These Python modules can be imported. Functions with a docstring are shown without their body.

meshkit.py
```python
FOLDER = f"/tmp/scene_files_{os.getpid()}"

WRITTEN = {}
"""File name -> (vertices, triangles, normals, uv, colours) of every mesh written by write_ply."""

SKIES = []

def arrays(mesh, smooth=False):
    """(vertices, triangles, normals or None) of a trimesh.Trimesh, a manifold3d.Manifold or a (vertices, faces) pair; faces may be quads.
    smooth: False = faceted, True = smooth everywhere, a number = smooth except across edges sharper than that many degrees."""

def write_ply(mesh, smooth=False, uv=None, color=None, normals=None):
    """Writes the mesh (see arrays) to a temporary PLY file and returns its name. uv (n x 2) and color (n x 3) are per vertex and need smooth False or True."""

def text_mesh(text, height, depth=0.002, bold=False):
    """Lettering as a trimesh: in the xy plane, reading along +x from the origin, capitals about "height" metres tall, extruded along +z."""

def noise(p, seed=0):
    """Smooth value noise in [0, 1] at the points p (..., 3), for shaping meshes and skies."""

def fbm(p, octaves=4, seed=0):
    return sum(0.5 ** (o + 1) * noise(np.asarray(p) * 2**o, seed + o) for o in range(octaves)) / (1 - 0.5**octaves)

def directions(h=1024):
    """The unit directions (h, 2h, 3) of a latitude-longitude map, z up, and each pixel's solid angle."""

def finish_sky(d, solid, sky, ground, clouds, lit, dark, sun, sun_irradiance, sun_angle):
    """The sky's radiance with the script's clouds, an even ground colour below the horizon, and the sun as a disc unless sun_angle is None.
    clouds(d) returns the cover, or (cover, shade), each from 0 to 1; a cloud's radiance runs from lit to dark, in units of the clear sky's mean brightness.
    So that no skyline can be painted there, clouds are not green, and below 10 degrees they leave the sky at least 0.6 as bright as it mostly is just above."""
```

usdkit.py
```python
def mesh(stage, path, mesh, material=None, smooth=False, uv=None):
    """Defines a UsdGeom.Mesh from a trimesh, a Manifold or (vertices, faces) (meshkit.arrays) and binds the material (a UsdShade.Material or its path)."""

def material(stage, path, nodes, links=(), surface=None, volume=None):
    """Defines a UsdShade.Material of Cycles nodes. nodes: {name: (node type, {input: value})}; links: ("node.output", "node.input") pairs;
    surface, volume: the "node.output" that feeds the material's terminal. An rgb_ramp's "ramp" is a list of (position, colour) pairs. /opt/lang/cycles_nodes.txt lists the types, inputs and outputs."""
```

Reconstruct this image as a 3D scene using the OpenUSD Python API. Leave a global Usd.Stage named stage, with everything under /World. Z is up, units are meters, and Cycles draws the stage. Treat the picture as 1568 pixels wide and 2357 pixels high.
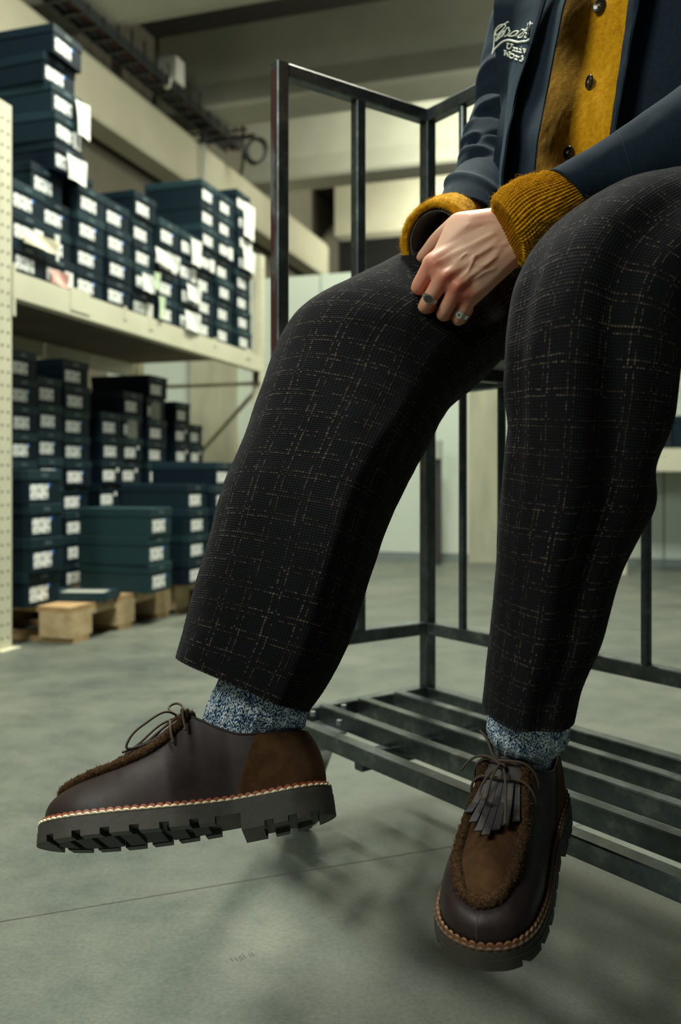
import math, random
import numpy as np, trimesh, manifold3d, usdkit, meshkit
from scipy.interpolate import CubicSpline, PchipInterpolator
from shapely.geometry import Polygon, Point, LineString, box as sbox
from shapely.ops import unary_union
from shapely import affinity
from pxr import Usd, UsdGeom, UsdLux, UsdShade, Gf, Sdf, Vt

rng = np.random.default_rng(7)
stage = Usd.Stage.CreateInMemory()
UsdGeom.SetStageUpAxis(stage, UsdGeom.Tokens.z)
UsdGeom.SetStageMetersPerUnit(stage, 1.0)
UsdGeom.Xform.Define(stage, '/World')
UsdGeom.Scope.Define(stage, '/World/Looks')

# ------------------------------------------------------------------ camera
IW, IH, FPX, CX, HZ, CAMZ = 1568, 2357, 2030.0, 784.0, 1105.0, 0.64
cam = UsdGeom.Camera.Define(stage, '/World/camera')
cam.CreateHorizontalApertureAttr(24.0)
cam.CreateVerticalApertureAttr(24.0 * IH / IW)
cam.CreateFocalLengthAttr(24.0 * FPX / IW)
cam.CreateVerticalApertureOffsetAttr(-(IH / 2 - HZ) / IW * 24.0)
cam.CreateFStopAttr(4.6)
cam.CreateFocusDistanceAttr(0.97)
cam.CreateClippingRangeAttr(Gf.Vec2f(0.05, 200))
cam.AddTranslateOp().Set(Gf.Vec3d(0, 0, CAMZ))
cam.AddRotateXOp().Set(90.0)
cam.CreateExposureAttr(0.0)

# ------------------------------------------------------------------ light
def rect_light(name, pos, target, w, h, power, color=(1, 1, 1), up=(0.01, 1, 0.02)):
    l = UsdLux.RectLight.Define(stage, '/World/' + name)
    l.CreateWidthAttr(w); l.CreateHeightAttr(h)
    l.CreateIntensityAttr(power); l.CreateColorAttr(Gf.Vec3f(*color))
    m = Gf.Matrix4d().SetLookAt(Gf.Vec3d(*pos), Gf.Vec3d(*target), Gf.Vec3d(*up)).GetInverse()
    l.AddTransformOp().Set(m)
    return l
COOL = (0.95, 1.0, 0.90)
WARM = (1.0, 1.0, 0.80)
# ceiling fluorescent rows (out of the frame above)
rect_light('lamp_aisle', (-0.05, 2.15, 4.7), (-0.05, 1.9, 0), 0.22, 1.5, 240.0, COOL, (-.585, .811, 0))
rect_light('lamp_left', (-2.0, -0.7, 2.9), (0.1, 1.1, 0.7), 1.2, 1.2, 19.0, COOL, (0, 0, 1))
rect_light('lamp_bay', (4.6, 8.0, 3.6), (-1.2, 10.5, 5.3), 0.6, 2.4, 27.0, WARM, (0, 0, 1))
rect_light('lamp_rack', (0.5, 4.7, 4.9), (-2.0, 4.5, 0.9), 0.5, 2.4, 84.0, WARM, (.3, .95, 0))
rect_light('lamp_hall', (1.5, 10.5, 5.6), (0.6, 13.5, 5.0), 2.5, 0.5, 30.0, WARM)
rect_light('lamp_end_wall', (2.6, 14.0, 4.4), (2.4, 15.5, 5.5), 1.4, 0.5, 85.0, WARM)
dome = UsdLux.DomeLight.Define(stage, '/World/ambient')
dome.CreateIntensityAttr(0.03); dome.CreateColorAttr(Gf.Vec3f(0.8, 1.0, 0.9))

# ------------------------------------------------------------------ helpers
names = {}
def free(parent, name):
    k = (parent, name); n = names.get(k, 0); names[k] = n + 1
    return f'{parent}/{name}' + (f'_{n:03d}' if n else '')
def pathof(p):
    return '/World' if p is None else str(p.GetPath())
def tag(o, label=None, cat=None, group=None, kind=None):
    for k, v in (('label', label), ('category', cat), ('group', group), ('kind', kind)):
        if v: o.SetCustomDataByKey(k, v)
    return o
def obj(name, m, mat, parent=None, smooth=False, uv=None, label=None):
    p = usdkit.mesh(stage, free(pathof(parent), name), m, mat, smooth=smooth, uv=uv).GetPrim()
    if label: tag(p, label)
    return p
def struct(name, m, mat, smooth=False):
    p = obj(name, m, mat, None, smooth); tag(p, kind='structure'); return p
def thing(name, label, cat, group=None, loc=None, rz=None):
    x = UsdGeom.Xform.Define(stage, free('/World', name))
    if loc is not None: x.AddTranslateOp().Set(Gf.Vec3d(*map(float, loc)))
    if rz is not None: x.AddRotateZOp().Set(float(rz))
    return tag(x.GetPrim(), label, cat, group)
def at(px, py, D):
    """the world point that the picture shows at (px, py) and that lies D metres deep into the room"""
    return np.array([(px - CX) / FPX * D, D, CAMZ + (HZ - py) / FPX * D])
def unit(v):
    v = np.asarray(v, float); return v / np.linalg.norm(v)
def cat_(ms):
    return trimesh.util.concatenate(ms)
def tm(v, f):
    return trimesh.Trimesh(np.asarray(v, float), np.asarray(f, int), process=False)
def quads(v, q):
    q = np.asarray(q); return tm(v, np.vstack([q[:, [0, 1, 2]], q[:, [0, 2, 3]]]))
def prism(a, b, w, h, up=(0, 0, 1), ch=0.0015):
    """a bar from a to b with a chamfered rectangular section (w across, h along up)"""
    a, b = np.asarray(a, float), np.asarray(b, float)
    d = unit(b - a); up = np.asarray(up, float)
    if abs(d @ unit(up)) > 0.95: up = np.array([1.0, 0, 0])
    s = unit(np.cross(d, up)); u = np.cross(s, d)
    x, y, c = w / 2, h / 2, min(ch, w * .3, h * .3)
    sec = [(x - c, -y), (x, -y + c), (x, y - c), (x - c, y), (-x + c, y), (-x, y - c), (-x, -y + c), (-x + c, -y)]
    v = [a + s * p + u * q for p, q in sec] + [b + s * p + u * q for p, q in sec]
    f = []
    for i in range(8):
        j = (i + 1) % 8; f += [(i, i + 8, j + 8), (i, j + 8, j)]
    for i in range(1, 7): f += [(0, i, i + 1), (8, 8 + i + 1, 8 + i)]
    m = tm(v, f); m.fix_normals(); return m
def cbox(x0, x1, y0, y1, z0, z1, ch=0.002):
    """chamfered box"""
    c = ch
    pts = []
    for x, sx in ((x0, 1), (x1, -1)):
        for y, sy in ((y0, 1), (y1, -1)):
            for z, sz in ((z0, 1), (z1, -1)):
                pts += [(x + sx * c, y + sy * c, z), (x + sx * c, y, z + sz * c), (x, y + sy * c, z + sz * c)]
    m = trimesh.convex.convex_hull(np.array(pts)); return m
def box8(p):
    return trimesh.convex.convex_hull(np.asarray(p))
def tube(pts, r, n=8, closed=False, caps=True):
    """a tube along a polyline, radius r (number or one per point), parallel transported"""
    P = np.asarray(pts, float); m = len(P)
    r = np.full(m, r, float) if np.ndim(r) == 0 else np.asarray(r, float)
    T = np.gradient(P, axis=0) if not closed else np.roll(P, -1, 0) - np.roll(P, 1, 0)
    T /= np.maximum(np.linalg.norm(T, axis=1, keepdims=True), 1e-12)
    nrm = np.cross(T[0], [0.3, 0.2, 1.0]); nrm = unit(nrm)
    V = []
    th = np.arange(n) / n * 2 * np.pi
    for i in range(m):
        nrm = nrm - (nrm @ T[i]) * T[i]; nrm = unit(nrm); bn = np.cross(T[i], nrm)
        V.append(P[i] + r[i] * (np.cos(th)[:, None] * nrm + np.sin(th)[:, None] * bn))
    V = np.vstack(V); F = []
    for i in range(m if closed else m - 1):
        k = (i + 1) % m
        for j in range(n):
            l = (j + 1) % n
            F += [(i * n + j, i * n + l, k * n + l), (i * n + j, k * n + l, k * n + j)]
    if caps and not closed:
        for base, rev in ((0, True), ((m - 1) * n, False)):
            for j in range(1, n - 1):
                F.append((base, base + j + 1, base + j) if rev else (base, base + j, base + j + 1))
    return tm(V, F)
def spline(pts, n, closed=False):
    P = np.asarray(pts, float)
    if closed: P = np.vstack([P, P[:1]])
    d = np.concatenate([[0], np.cumsum(np.maximum(np.linalg.norm(np.diff(P, axis=0), axis=1), 1e-9))])
    cs = CubicSpline(d, P, bc_type='periodic' if closed else 'natural')
    t = np.linspace(0, d[-1], n + 1)[:-1] if closed else np.linspace(0, d[-1], n)
    return cs(t)
def curves(name, lines, width, mat, parent, label=None):
    p = free(pathof(parent), name)
    c = UsdGeom.BasisCurves.Define(stage, p)
    c.CreateTypeAttr('linear')
    c.CreateCurveVertexCountsAttr(Vt.IntArray([len(l) for l in lines]))
    c.CreatePointsAttr(Vt.Vec3fArray.FromNumpy(np.vstack(lines).astype(np.float32)))
    c.CreateWidthsAttr(Vt.FloatArray([width])); c.SetWidthsInterpolation('constant')
    UsdShade.MaterialBindingAPI.Apply(c.GetPrim()).Bind(mat)
    tag(c.GetPrim(), label, kind='stuff')
    return c.GetPrim()

# ------------------------------------------------------------------ materials
M = {}
def mat(name, nodes, links=(), surface='p.BSDF'):
    M[name] = usdkit.material(stage, '/World/Looks/' + name, nodes, links, surface=surface); return M[name]
def plain(name, color, rough=0.6, metallic=0.0, **k):
    return mat(name, {'p': ('principled_bsdf', {'base_color': color, 'roughness': rough, 'metallic': metallic, **k})})
def noisy(name, c1, c2, scale=8, rough=0.6, detail=4, bump=0.0, bscale=None, dist=0.002, lo=0.35, hi=0.65, metallic=0.0, r2=None, stretch=(1, 1, 1), **k):
    """two colours mixed by noise over the object's own coordinates, with fine relief"""
    n = {'tc': ('texture_coordinate', {}), 'mp': ('mapping', {'scale': stretch}),
         'n': ('noise_texture', {'scale': scale, 'detail': detail, 'roughness': 0.6}),
         'r': ('rgb_ramp', {'ramp': [(0, c1), (lo, c1), (hi, c2), (1, c2)]}),
         'p': ('principled_bsdf', {'roughness': rough, 'metallic': metallic, **k})}
    l = [('tc.object', 'mp.vector'), ('mp.vector', 'n.vector'), ('n.fac', 'r.fac'), ('r.color', 'p.base_color')]
    if r2 is not None:
        n['mr'] = ('map_range', {'from_min': lo, 'from_max': hi, 'to_min': rough, 'to_max': r2, 'clamp': True})
        l += [('n.fac', 'mr.value'), ('mr.result', 'p.roughness')]
    if bump:
        n['bn'] = ('noise_texture', {'scale': bscale or scale * 6, 'detail': 5, 'roughness': 0.65})
        n['b'] = ('bump', {'strength': bump, 'distance': dist})
        l += [('mp.vector', 'bn.vector'), ('bn.fac', 'b.height'), ('b.normal', 'p.normal')]
    return mat(name, n, l)
# concrete floor: cloudy mottling at three sizes, dark scuffs, semi-gloss
mat('concrete_floor', {
    'g': ('geometry', {}),
    'n1': ('noise_texture', {'scale': 1.5, 'detail': 5, 'roughness': 0.6}),
    'n2': ('noise_texture', {'scale': 5.5, 'detail': 8, 'roughness': 0.72}),
    'n3': ('noise_texture', {'scale': 160, 'detail': 3}),
    'r1': ('rgb_ramp', {'ramp': [(0.3, (0.074, 0.086, 0.075)), (0.52, (0.112, 0.123, 0.103)), (0.7, (0.155, 0.160, 0.133))]}),
    'r2': ('rgb_ramp', {'ramp': [(0.30, (0.70, 0.76, 0.74)), (0.5, (0.98, 0.99, 0.97)), (0.68, (1.16, 1.14, 1.08))]}),
    'r3': ('rgb_ramp', {'ramp': [(0.3, (0.84, 0.84, 0.84)), (0.7, (1.12, 1.12, 1.12))]}),
    'm1': ('mix_color', {'blend_type': 'multiply', 'fac': 1.0, 'use_clamp': False}),
    'm2': ('mix_color', {'blend_type': 'multiply', 'fac': 1.0, 'use_clamp': False}),
    'rr': ('map_range', {'from_min': 0.3, 'from_max': 0.7, 'to_min': 0.36, 'to_max': 0.62}),
    'b': ('bump', {'strength': 0.25, 'distance': 0.0015}),
    'p': ('principled_bsdf', {'specular_ior_level': 0.35})},
    [('g.position', 'n1.vector'), ('g.position', 'n2.vector'), ('g.position', 'n3.vector'), ('n1.fac', 'r1.fac'), ('n2.fac', 'r2.fac'), ('n3.fac', 'r3.fac'),
     ('r1.color', 'm1.a'), ('r2.color', 'm1.b'), ('m1.result', 'm2.a'), ('r3.color', 'm2.b'), ('m2.result', 'p.base_color'),
     ('n2.fac', 'rr.value'), ('rr.result', 'p.roughness'), ('n3.fac', 'b.height'), ('b.normal', 'p.normal')])
noisy('joint_filler', (0.34, 0.29, 0.20), (0.22, 0.20, 0.15), 40, 0.8)
noisy('cream_concrete', (0.64, 0.62, 0.48), (0.56, 0.54, 0.41), 1.2, 0.85, bump=0.2, bscale=30)
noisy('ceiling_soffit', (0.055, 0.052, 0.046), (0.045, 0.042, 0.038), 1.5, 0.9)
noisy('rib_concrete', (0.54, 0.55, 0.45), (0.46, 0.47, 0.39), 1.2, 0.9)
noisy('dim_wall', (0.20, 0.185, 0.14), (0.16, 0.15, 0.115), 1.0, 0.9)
noisy('column_concrete', (0.40, 0.40, 0.29), (0.30, 0.30, 0.22), 2.2, 0.85, detail=6, bump=0.3, stretch=(3.0, 3.0, 0.7))
noisy('partition_panel', (0.52, 0.58, 0.50), (0.48, 0.54, 0.465), 1.5, 0.45)
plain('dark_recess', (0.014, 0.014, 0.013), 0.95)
plain('partition_joint', (0.16, 0.2, 0.19), 0.6)
noisy('cream_steel', (0.62, 0.60, 0.45), (0.56, 0.54, 0.40), 5, 0.42, detail=5)
plain('dark_steel', (0.05, 0.05, 0.05), 0.5, 0.6)
noisy('deck_board', (0.15, 0.12, 0.085), (0.11, 0.09, 0.065), 4, 0.9)
noisy('pallet_wood', (0.50, 0.335, 0.16), (0.34, 0.21, 0.09), 3.0, 0.85, detail=7, bump=0.4, bscale=60, stretch=(1, 9, 9))
noisy('pallet_wood_pale', (0.56, 0.43, 0.25), (0.42, 0.30, 0.15), 5.0, 0.85, detail=7, bump=0.4, bscale=60, stretch=(6, 2, 6))
mat('box_card', {
    'oi': ('object_info', {}),
    'r': ('rgb_ramp', {'ramp': [(0, (0.0042, 0.0105, 0.0175)), (0.5, (0.0058, 0.0150, 0.0225)), (1, (0.009, 0.022, 0.029))]}),
    'p': ('principled_bsdf', {'roughness': 0.6, 'specular_ior_level': .12})}, [('oi.random', 'r.fac'), ('r.color', 'p.base_color')])
mat('box_lid_card', {
    'oi': ('object_info', {}),
    'r': ('rgb_ramp', {'ramp': [(0, (0.006, 0.0155, 0.0235)), (0.5, (0.010, 0.026, 0.035)), (1, (0.018, 0.042, 0.049))]}),
    'p': ('principled_bsdf', {'roughness': 0.55, 'specular_ior_level': .15})}, [('oi.random', 'r.fac'), ('r.color', 'p.base_color')])
plain('box_teal', (0.010, 0.036, 0.040), 0.6, specular_ior_level=.25)
mat('label_paper', {
    'tc': ('texture_coordinate', {}), 'mp': ('mapping', {'scale': (1, 90, 160)}),
    'v': ('white_noise_texture', {}), 's': ('vector_math', {'math_type': 'floor'}),
    'r': ('rgb_ramp', {'ramp': [(0, (0.80, 0.82, 0.78)), (0.72, (0.80, 0.82, 0.78)), (0.74, (0.28, 0.3, 0.3)), (1, (0.28, 0.3, 0.3))]}),
    'p': ('principled_bsdf', {'roughness': 0.6})},
    [('tc.object', 'mp.vector'), ('mp.vector', 's.vector1'), ('s.vector', 'v.vector'), ('v.value', 'r.fac'), ('r.color', 'p.base_color')])
plain('paper', (0.82, 0.83, 0.78), 0.7)
plain('paper_cream', (0.78, 0.72, 0.52), 0.7)
plain('paper_green', (0.62, 0.74, 0.5), 0.7)
plain('paper_pink', (0.85, 0.45, 0.38), 0.7)
plain('paper_grey', (0.30, 0.31, 0.26), 0.8)
plain('blue_dot', (0.02, 0.14, 0.55), 0.5)
plain('faint_print', (0.05, 0.085, 0.095), 0.5)
plain('tray_metal', (0.07, 0.075, 0.08), 0.5, 0.7)
plain('cable_red', (0.10, 0.03, 0.025), 0.6)
plain('white_plastic', (0.84, 0.84, 0.76), 0.5)
plain('rod_zinc', (0.5, 0.52, 0.5), 0.4, 0.5)

# ------------------------------------------------------------------ the hall (u across, t along the rack aisle)
RU, RT = np.array([0.9529, -0.3033, 0]), np.array([0.3033, 0.9529, 0])
RZ = -17.655
def R(u, t, z):
    return RU * u + RT * t + np.array([0, 0, z])
def rbox(u0, u1, t0, t1, z0, z1):
    return box8([R(u, t, z) for u in (u0, u1) for t in (t0, t1) for z in (z0, z1)])

# floor: two slabs cast against a sawn joint, filler in the joint
J0, J1 = np.array([-0.494, 1.277]), np.array([0.187, 1.537])
jd = (J1 - J0) / np.linalg.norm(J1 - J0); jn = np.array([-jd[1], jd[0]])
def slab(poly, z0, z1):
    m = trimesh.creation.extrude_polygon(Polygon(poly), z1 - z0, engine='earcut'); m.apply_translation((0, 0, z0)); return m
def jpt(a, b): return tuple(J0 + jd * a + jn * b)
fl = thing('floor', None, None); tag(fl, kind='structure')
obj('slab', slab([jpt(-16, -14), jpt(18, -14), jpt(18, -0.0016), jpt(-16, -0.0016)], -0.12, 0), M['concrete_floor'], fl)
obj('slab', slab([jpt(-16, 0.0016), jpt(18, 0.0016), jpt(18, 20), jpt(-16, 20)], -0.12, 0), M['concrete_floor'], fl)
obj('joint_filler', slab([jpt(-16, -0.0016), jpt(18, -0.0016), jpt(18, 0.0016), jpt(-16, 0.0016)], -0.12, -0.0012), M['joint_filler'], fl)

mk = [((548, 2212), (540, 2204)), ((556, 2211), (549, 2201)), ((560, 2208), (553, 2199)), ((565, 2205), (558, 2196)), ((537, 2213), (531, 2207)), ((580, 2262 - 60), (572, 2255 - 60)), ((585, 2200 + 60 - 60), (578, 2192)), ((524, 2216), (520, 2212))]
def fpt(px, py):
    D_ = CAMZ * FPX / (py - HZ); return np.array([(px - CX) / FPX * D_, D_, 0.0])
obj('scuff_mark', cat_([prism(fpt(*a) + (0, 0, .0001), fpt(*b) + (0, 0, .0001), .0008, .0003, ch=.00005) for a, b in mk]), plain('graphite', (.02, .022, .022), .7), fl)
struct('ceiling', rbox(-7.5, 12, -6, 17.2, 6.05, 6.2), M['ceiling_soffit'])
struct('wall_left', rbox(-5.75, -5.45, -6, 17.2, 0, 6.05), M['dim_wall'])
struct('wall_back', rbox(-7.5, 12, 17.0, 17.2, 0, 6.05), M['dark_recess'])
# cross ribs of the precast roof: a slab rib with a splayed foot
def rib(t):
    sec = [(-0.20, 6.05), (0.20, 6.05), (0.20, 5.3), (0.42, 5.20), (0.42, 5.12), (0.18, 5.04), (-0.30, 5.04), (-0.34, 5.08), (-0.20, 5.4)]
    a = Polygon(sec)
    m = trimesh.creation.extrude_polygon(a, 17.0, engine='earcut')
    V = m.vertices.copy()
    m.vertices = RU * (V[:, 2:3] - 5.4) + RT * (V[:, 0:1] + t) + np.array([0, 0, 1.0]) * V[:, 1:2]
    m.fix_normals(); return m
for k, t in enumerate((7.23, 9.82, 12.4)):
    struct(f'trim_{k + 1}', rib(t), M['rib_concrete'])
# long cream beam along the left, ending in a rounded haunch, and the cream lintel of the end bay
bs = [(-5.30, 4.26), (-5.02, 4.26), (-5.0, 4.30), (-5.0, 4.80), (-5.03, 4.86), (-5.30, 4.86)]
bm = trimesh.creation.extrude_polygon(Polygon(bs), 21.0, engine='earcut'); V = bm.vertices
bm.vertices = RU * V[:, 0:1] + RT * (V[:, 2:3] - 6) + np.array([0, 0, 1.0]) * V[:, 1:2]; bm.fix_normals()
struct('trim_4', bm, M['cream_concrete'])
struct('trim_5', rbox(-4.95, 9, 15.2, 15.6, 5.07, 6.05), M['cream_concrete'])
# partition of pale panels with concrete columns
TP = 6.9
wp = thing('wall_partition', None, None); tag(wp, kind='structure')
us = [-4.40, -3.33, -2.371, -1.0, 0.3, 1.4, 2.5, 3.6, 4.7]
obj('panel_backing', rbox(-4.42, 4.72, TP + 0.02, TP + 0.06, 0, 2.30), M['partition_joint'], wp)
for a, b in zip(us[:-1], us[1:]):
    obj('panel', rbox(a + 0.006, b - 0.006, TP, TP + 0.03, 0.06, 2.34), M['partition_panel'], wp)
    obj('panel_skirting', rbox(a + 0.006, b - 0.006, TP + 0.004, TP + 0.02, 0.0, 0.06), M['partition_joint'], wp)
obj('concrete_column', rbox(-1.133, -0.864, TP - 0.05, TP + 0.3, 0, 2.36), M['column_concrete'], wp)
obj('concrete_column', rbox(-3.543, -3.112, TP - 0.05, TP + 0.3, 0, 2.36), M['column_concrete'], wp)

# ------------------------------------------------------------------ storage rack
UF, T0, T1, UB = -2.206, 2.776, 5.275, -3.15
ZS0, ZS1 = 1.335, 1.437
def upright_post(u, t, z0, z1, sgn=1):
    """perforated C post: a front flange with two rows of holes, two side flanges"""
    w = 0.075
    n = int((z1 - z0 - 0.06) / 0.05)
    holes = []
    for k in range(n):
        for x in (-0.017, 0.017):
            holes.append(Point(x, 0.045 + k * 0.05).buffer(0.0062, 4))
    face = sbox(-w / 2, 0, w / 2, z1 - z0).difference(unary_union(holes))
    m = trimesh.creation.extrude_polygon(face, 0.002, engine='earcut'); V = m.vertices
    m.vertices = R(u, t, z0) + RT * V[:, 0:1] + np.array([0, 0, 1.0]) * V[:, 1:2] + RU * (V[:, 2:3] - 0.002) * sgn
    m.fix_normals()
    parts = [m]
    for tt in (t - w / 2, t + w / 2 - 0.002):
        parts.append(rbox(min(u, u - 0.055 * sgn), max(u, u - 0.055 * sgn), tt, tt + 0.002, z0, z1))
    return cat_(parts)
rk = thing('storage_rack', 'cream steel pallet rack with perforated uprights full of dark shoe boxes, on the left', 'storage rack')
ZT = 2.06
obj('upright', upright_post(UF, T0, 0, ZT), M['cream_steel'], rk)
obj('upright', upright_post(UF, T1, 0, ZT + .03), M['cream_steel'], rk)
obj('upright', upright_post(UB, T0, 0, ZT, -1), M['cream_steel'], rk)
obj('upright', upright_post(UB, T1, 0, ZT, -1), M['cream_steel'], rk)
for t in (T0, T1):
    for u in (UF, UB):
        obj('base_plate', rbox(u - 0.07, u + 0.03, t - 0.055, t + 0.055, 0, 0.006), M['cream_steel'], rk)
def beam(u0, u1):
    lip = [(u0, ZS0), (u1, ZS0), (u1, ZS1), (u1 - 0.012, ZS1), (u1 - 0.014, ZS1 - 0.018), (u0, ZS1 - 0.018)]
    m = trimesh.creation.extrude_polygon(Polygon(lip), T1 - T0 - 0.076, engine='earcut'); V = m.vertices
    m.vertices = RU * V[:, 0:1] + RT * (V[:, 2:3] + T0 + 0.038) + np.array([0, 0, 1.0]) * V[:, 1:2]; m.fix_normals(); return m
obj('beam', beam(UF - 0.05, UF + 0.004), M['cream_steel'], rk)
obj('beam', beam(UB - 0.02, UB + 0.03), M['cream_steel'], rk)
for t in (T0 + 0.04, T1 - 0.052):
    obj('beam_connector', rbox(UF - 0.004, UF + 0.007, t, t + 0.012, ZS0 - 0.07, ZS1 + 0.03), M['cream_steel'], rk)
for k in range(5):
    a = T0 + 0.05 + k * (T1 - T0 - 0.1) / 5; b = a + (T1 - T0 - 0.1) / 5 - 0.004
    obj('deck_panel', rbox(UB + 0.005, UF - 0.0125, a, b, ZS1 - 0.0175, ZS1 + .0005), M['deck_board'], rk)
def bar3(a, b, w=0.028, h=0.022): return prism(a, b, w, h)
obj('brace', bar3(R(UF - .03, T1, 1.265), R(UB + .02, T1, 1.265)), M['cream_steel'], rk)
obj('brace', bar3(R(UF - .03, T1, 1.235), R(UB + .02, T1, 0.33)), M['cream_steel'], rk)
obj('brace', bar3(R(UF - .03, T0, 1.20), R(UB + .02, T0, 0.33)), M['cream_steel'], rk)
obj('brace', bar3(R(UB + .02, T1, 0.28), R(UF - .03, T1, 0.28)), M['cream_steel'], rk)
obj('gusset', rbox(UF - .03, UF - 0.005, T1 - .06, T1 - .03, ZS0 - .075, ZS0 - .005), M['dark_steel'], rk)
# shelf-edge label holders hanging on the beam
for t, w, h, z in ((3.18, .14, .085, ZS1 + .003), (3.60, .02, .05, ZS1), (3.83, .03, .055, ZS1 - .004), (4.55, .025, .04, ZS1), (5.0, .07, .05, ZS1 + .004)):
    obj('label_holder', rbox(UF + .004, UF + .0075, t, t + w, z - h, z + .012), M['cream_steel'], rk)

# ------------------------------------------------------------------ shoe boxes
BL, BW, BH = 0.36, 0.208, 0.118          # length along u, width along t, height
LIDH = 0.036
def make_box(label, group, var):
    t_ = thing('shoe_box', label, 'shoe box', group)
    w, l = BW / 2 - 0.003, BL
    outer = cbox(-l + 0.003, -0.003, -w, w, 0, BH - 0.004, 0.0015)
    teal = var == 6
    b = obj('body', outer, M['box_teal' if teal else 'box_card'], t_)
    lid = obj('lid', cat_([cbox(-l, 0, -BW / 2, BW / 2, BH - LIDH, BH, 0.002)]), M['box_teal' if teal else 'box_lid_card'], t_)
    obj('lid_print', rbox_l(0.0, 0.0006, -0.022, 0.022, BH - 0.024, BH - 0.012), M['faint_print'], lid)
    sx = {0: -.032, 1: -.025, 2: -.03, 3: -.035, 4: -.035, 5: -.03, 6: -.02}[var]
    obj('label_sticker', rbox_l(-0.004, -0.0018, sx - 0.056, sx + 0.056, 0.016, 0.068), M['label_paper'], b)
    if var in (0, 2, 6):
        obj('blue_sticker', rbox_l(-0.004, -0.0016, sx + 0.057, sx + 0.070, 0.058, 0.072), M['blue_dot'], b)
    if var == 3:
        obj('torn_label', rbox_l(-0.004, -0.0014, 0.032, 0.088, 0.012, 0.078), M['paper'], b)
    if var == 4:
        obj('round_sticker', rbox_l(-0.004, -0.0014, 0.040, 0.060, 0.060, 0.080), M['paper'], b)
    if var == 5:
        obj('large_sheet', rbox_l(0.0002, 0.0016, -0.055, 0.045, -0.015, 0.092), M['paper_grey'], b)
    return t_
def rbox_l(x0, x1, y0, y1, z0, z1):
    return trimesh.creation.box(bounds=[(x0, y0, z0), (x1, y1, z1)])
protos = {}
nbox = 0
def shoe_box(u, t, z, var, h, label, group, yaw=0.0, w=1.0):
    """one box with its label end flush at u; h scales the height"""
    global nbox
    nbox += 1
    p = R(u, t, z)
    if var not in protos:
        protos[var] = make_box(label, group, var); o = protos[var]
    else:
        x = UsdGeom.Xform.Define(stage, free('/World', 'shoe_box')); o = x.GetPrim()
        o.GetReferences().AddInternalReference(protos[var].GetPath()); o.SetInstanceable(True)
        tag(o, label, 'shoe box', group)
    xf = UsdGeom.Xformable(o); xf.ClearXformOpOrder()
    xf.AddTranslateOp().Set(Gf.Vec3d(*map(float, p))); xf.AddRotateZOp().Set(RZ + yaw); xf.AddScaleOp().Set(Gf.Vec3f(1, w, h / BH))
ordn = ['bottom', 'second', 'third', 'fourth', 'fifth', 'sixth', 'seventh', 'eighth', 'ninth', 'tenth']
brng = random.Random(11)
def stack(where, t0, z, n, h=BH, u=UF - 0.004, vars_=None, w=1.0, group='shoe boxes stacked on the rack shelf', jt=0.002, ju=0.010, looks=None):
    for k in range(n):
        v = vars_[k % len(vars_)] if vars_ else brng.choice([0, 1, 2, 0, 4, 1])
        pos = 'at the bottom' if k == 0 else 'at the top' if k == n - 1 else f'{ordn[k]} from the bottom'
        shoe_box(u + brng.uniform(-ju, ju), t0 + BW * w / 2 + brng.uniform(-jt, jt), z + k * h, v, h,
                 (f'dark shoe box {pos} of {where}' if n > 1 else f'dark shoe box {where}'), group, brng.uniform(-.5, .5), w)
zs = ZS1 + 0.001
T = lambda tau: T0 + tau
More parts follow.
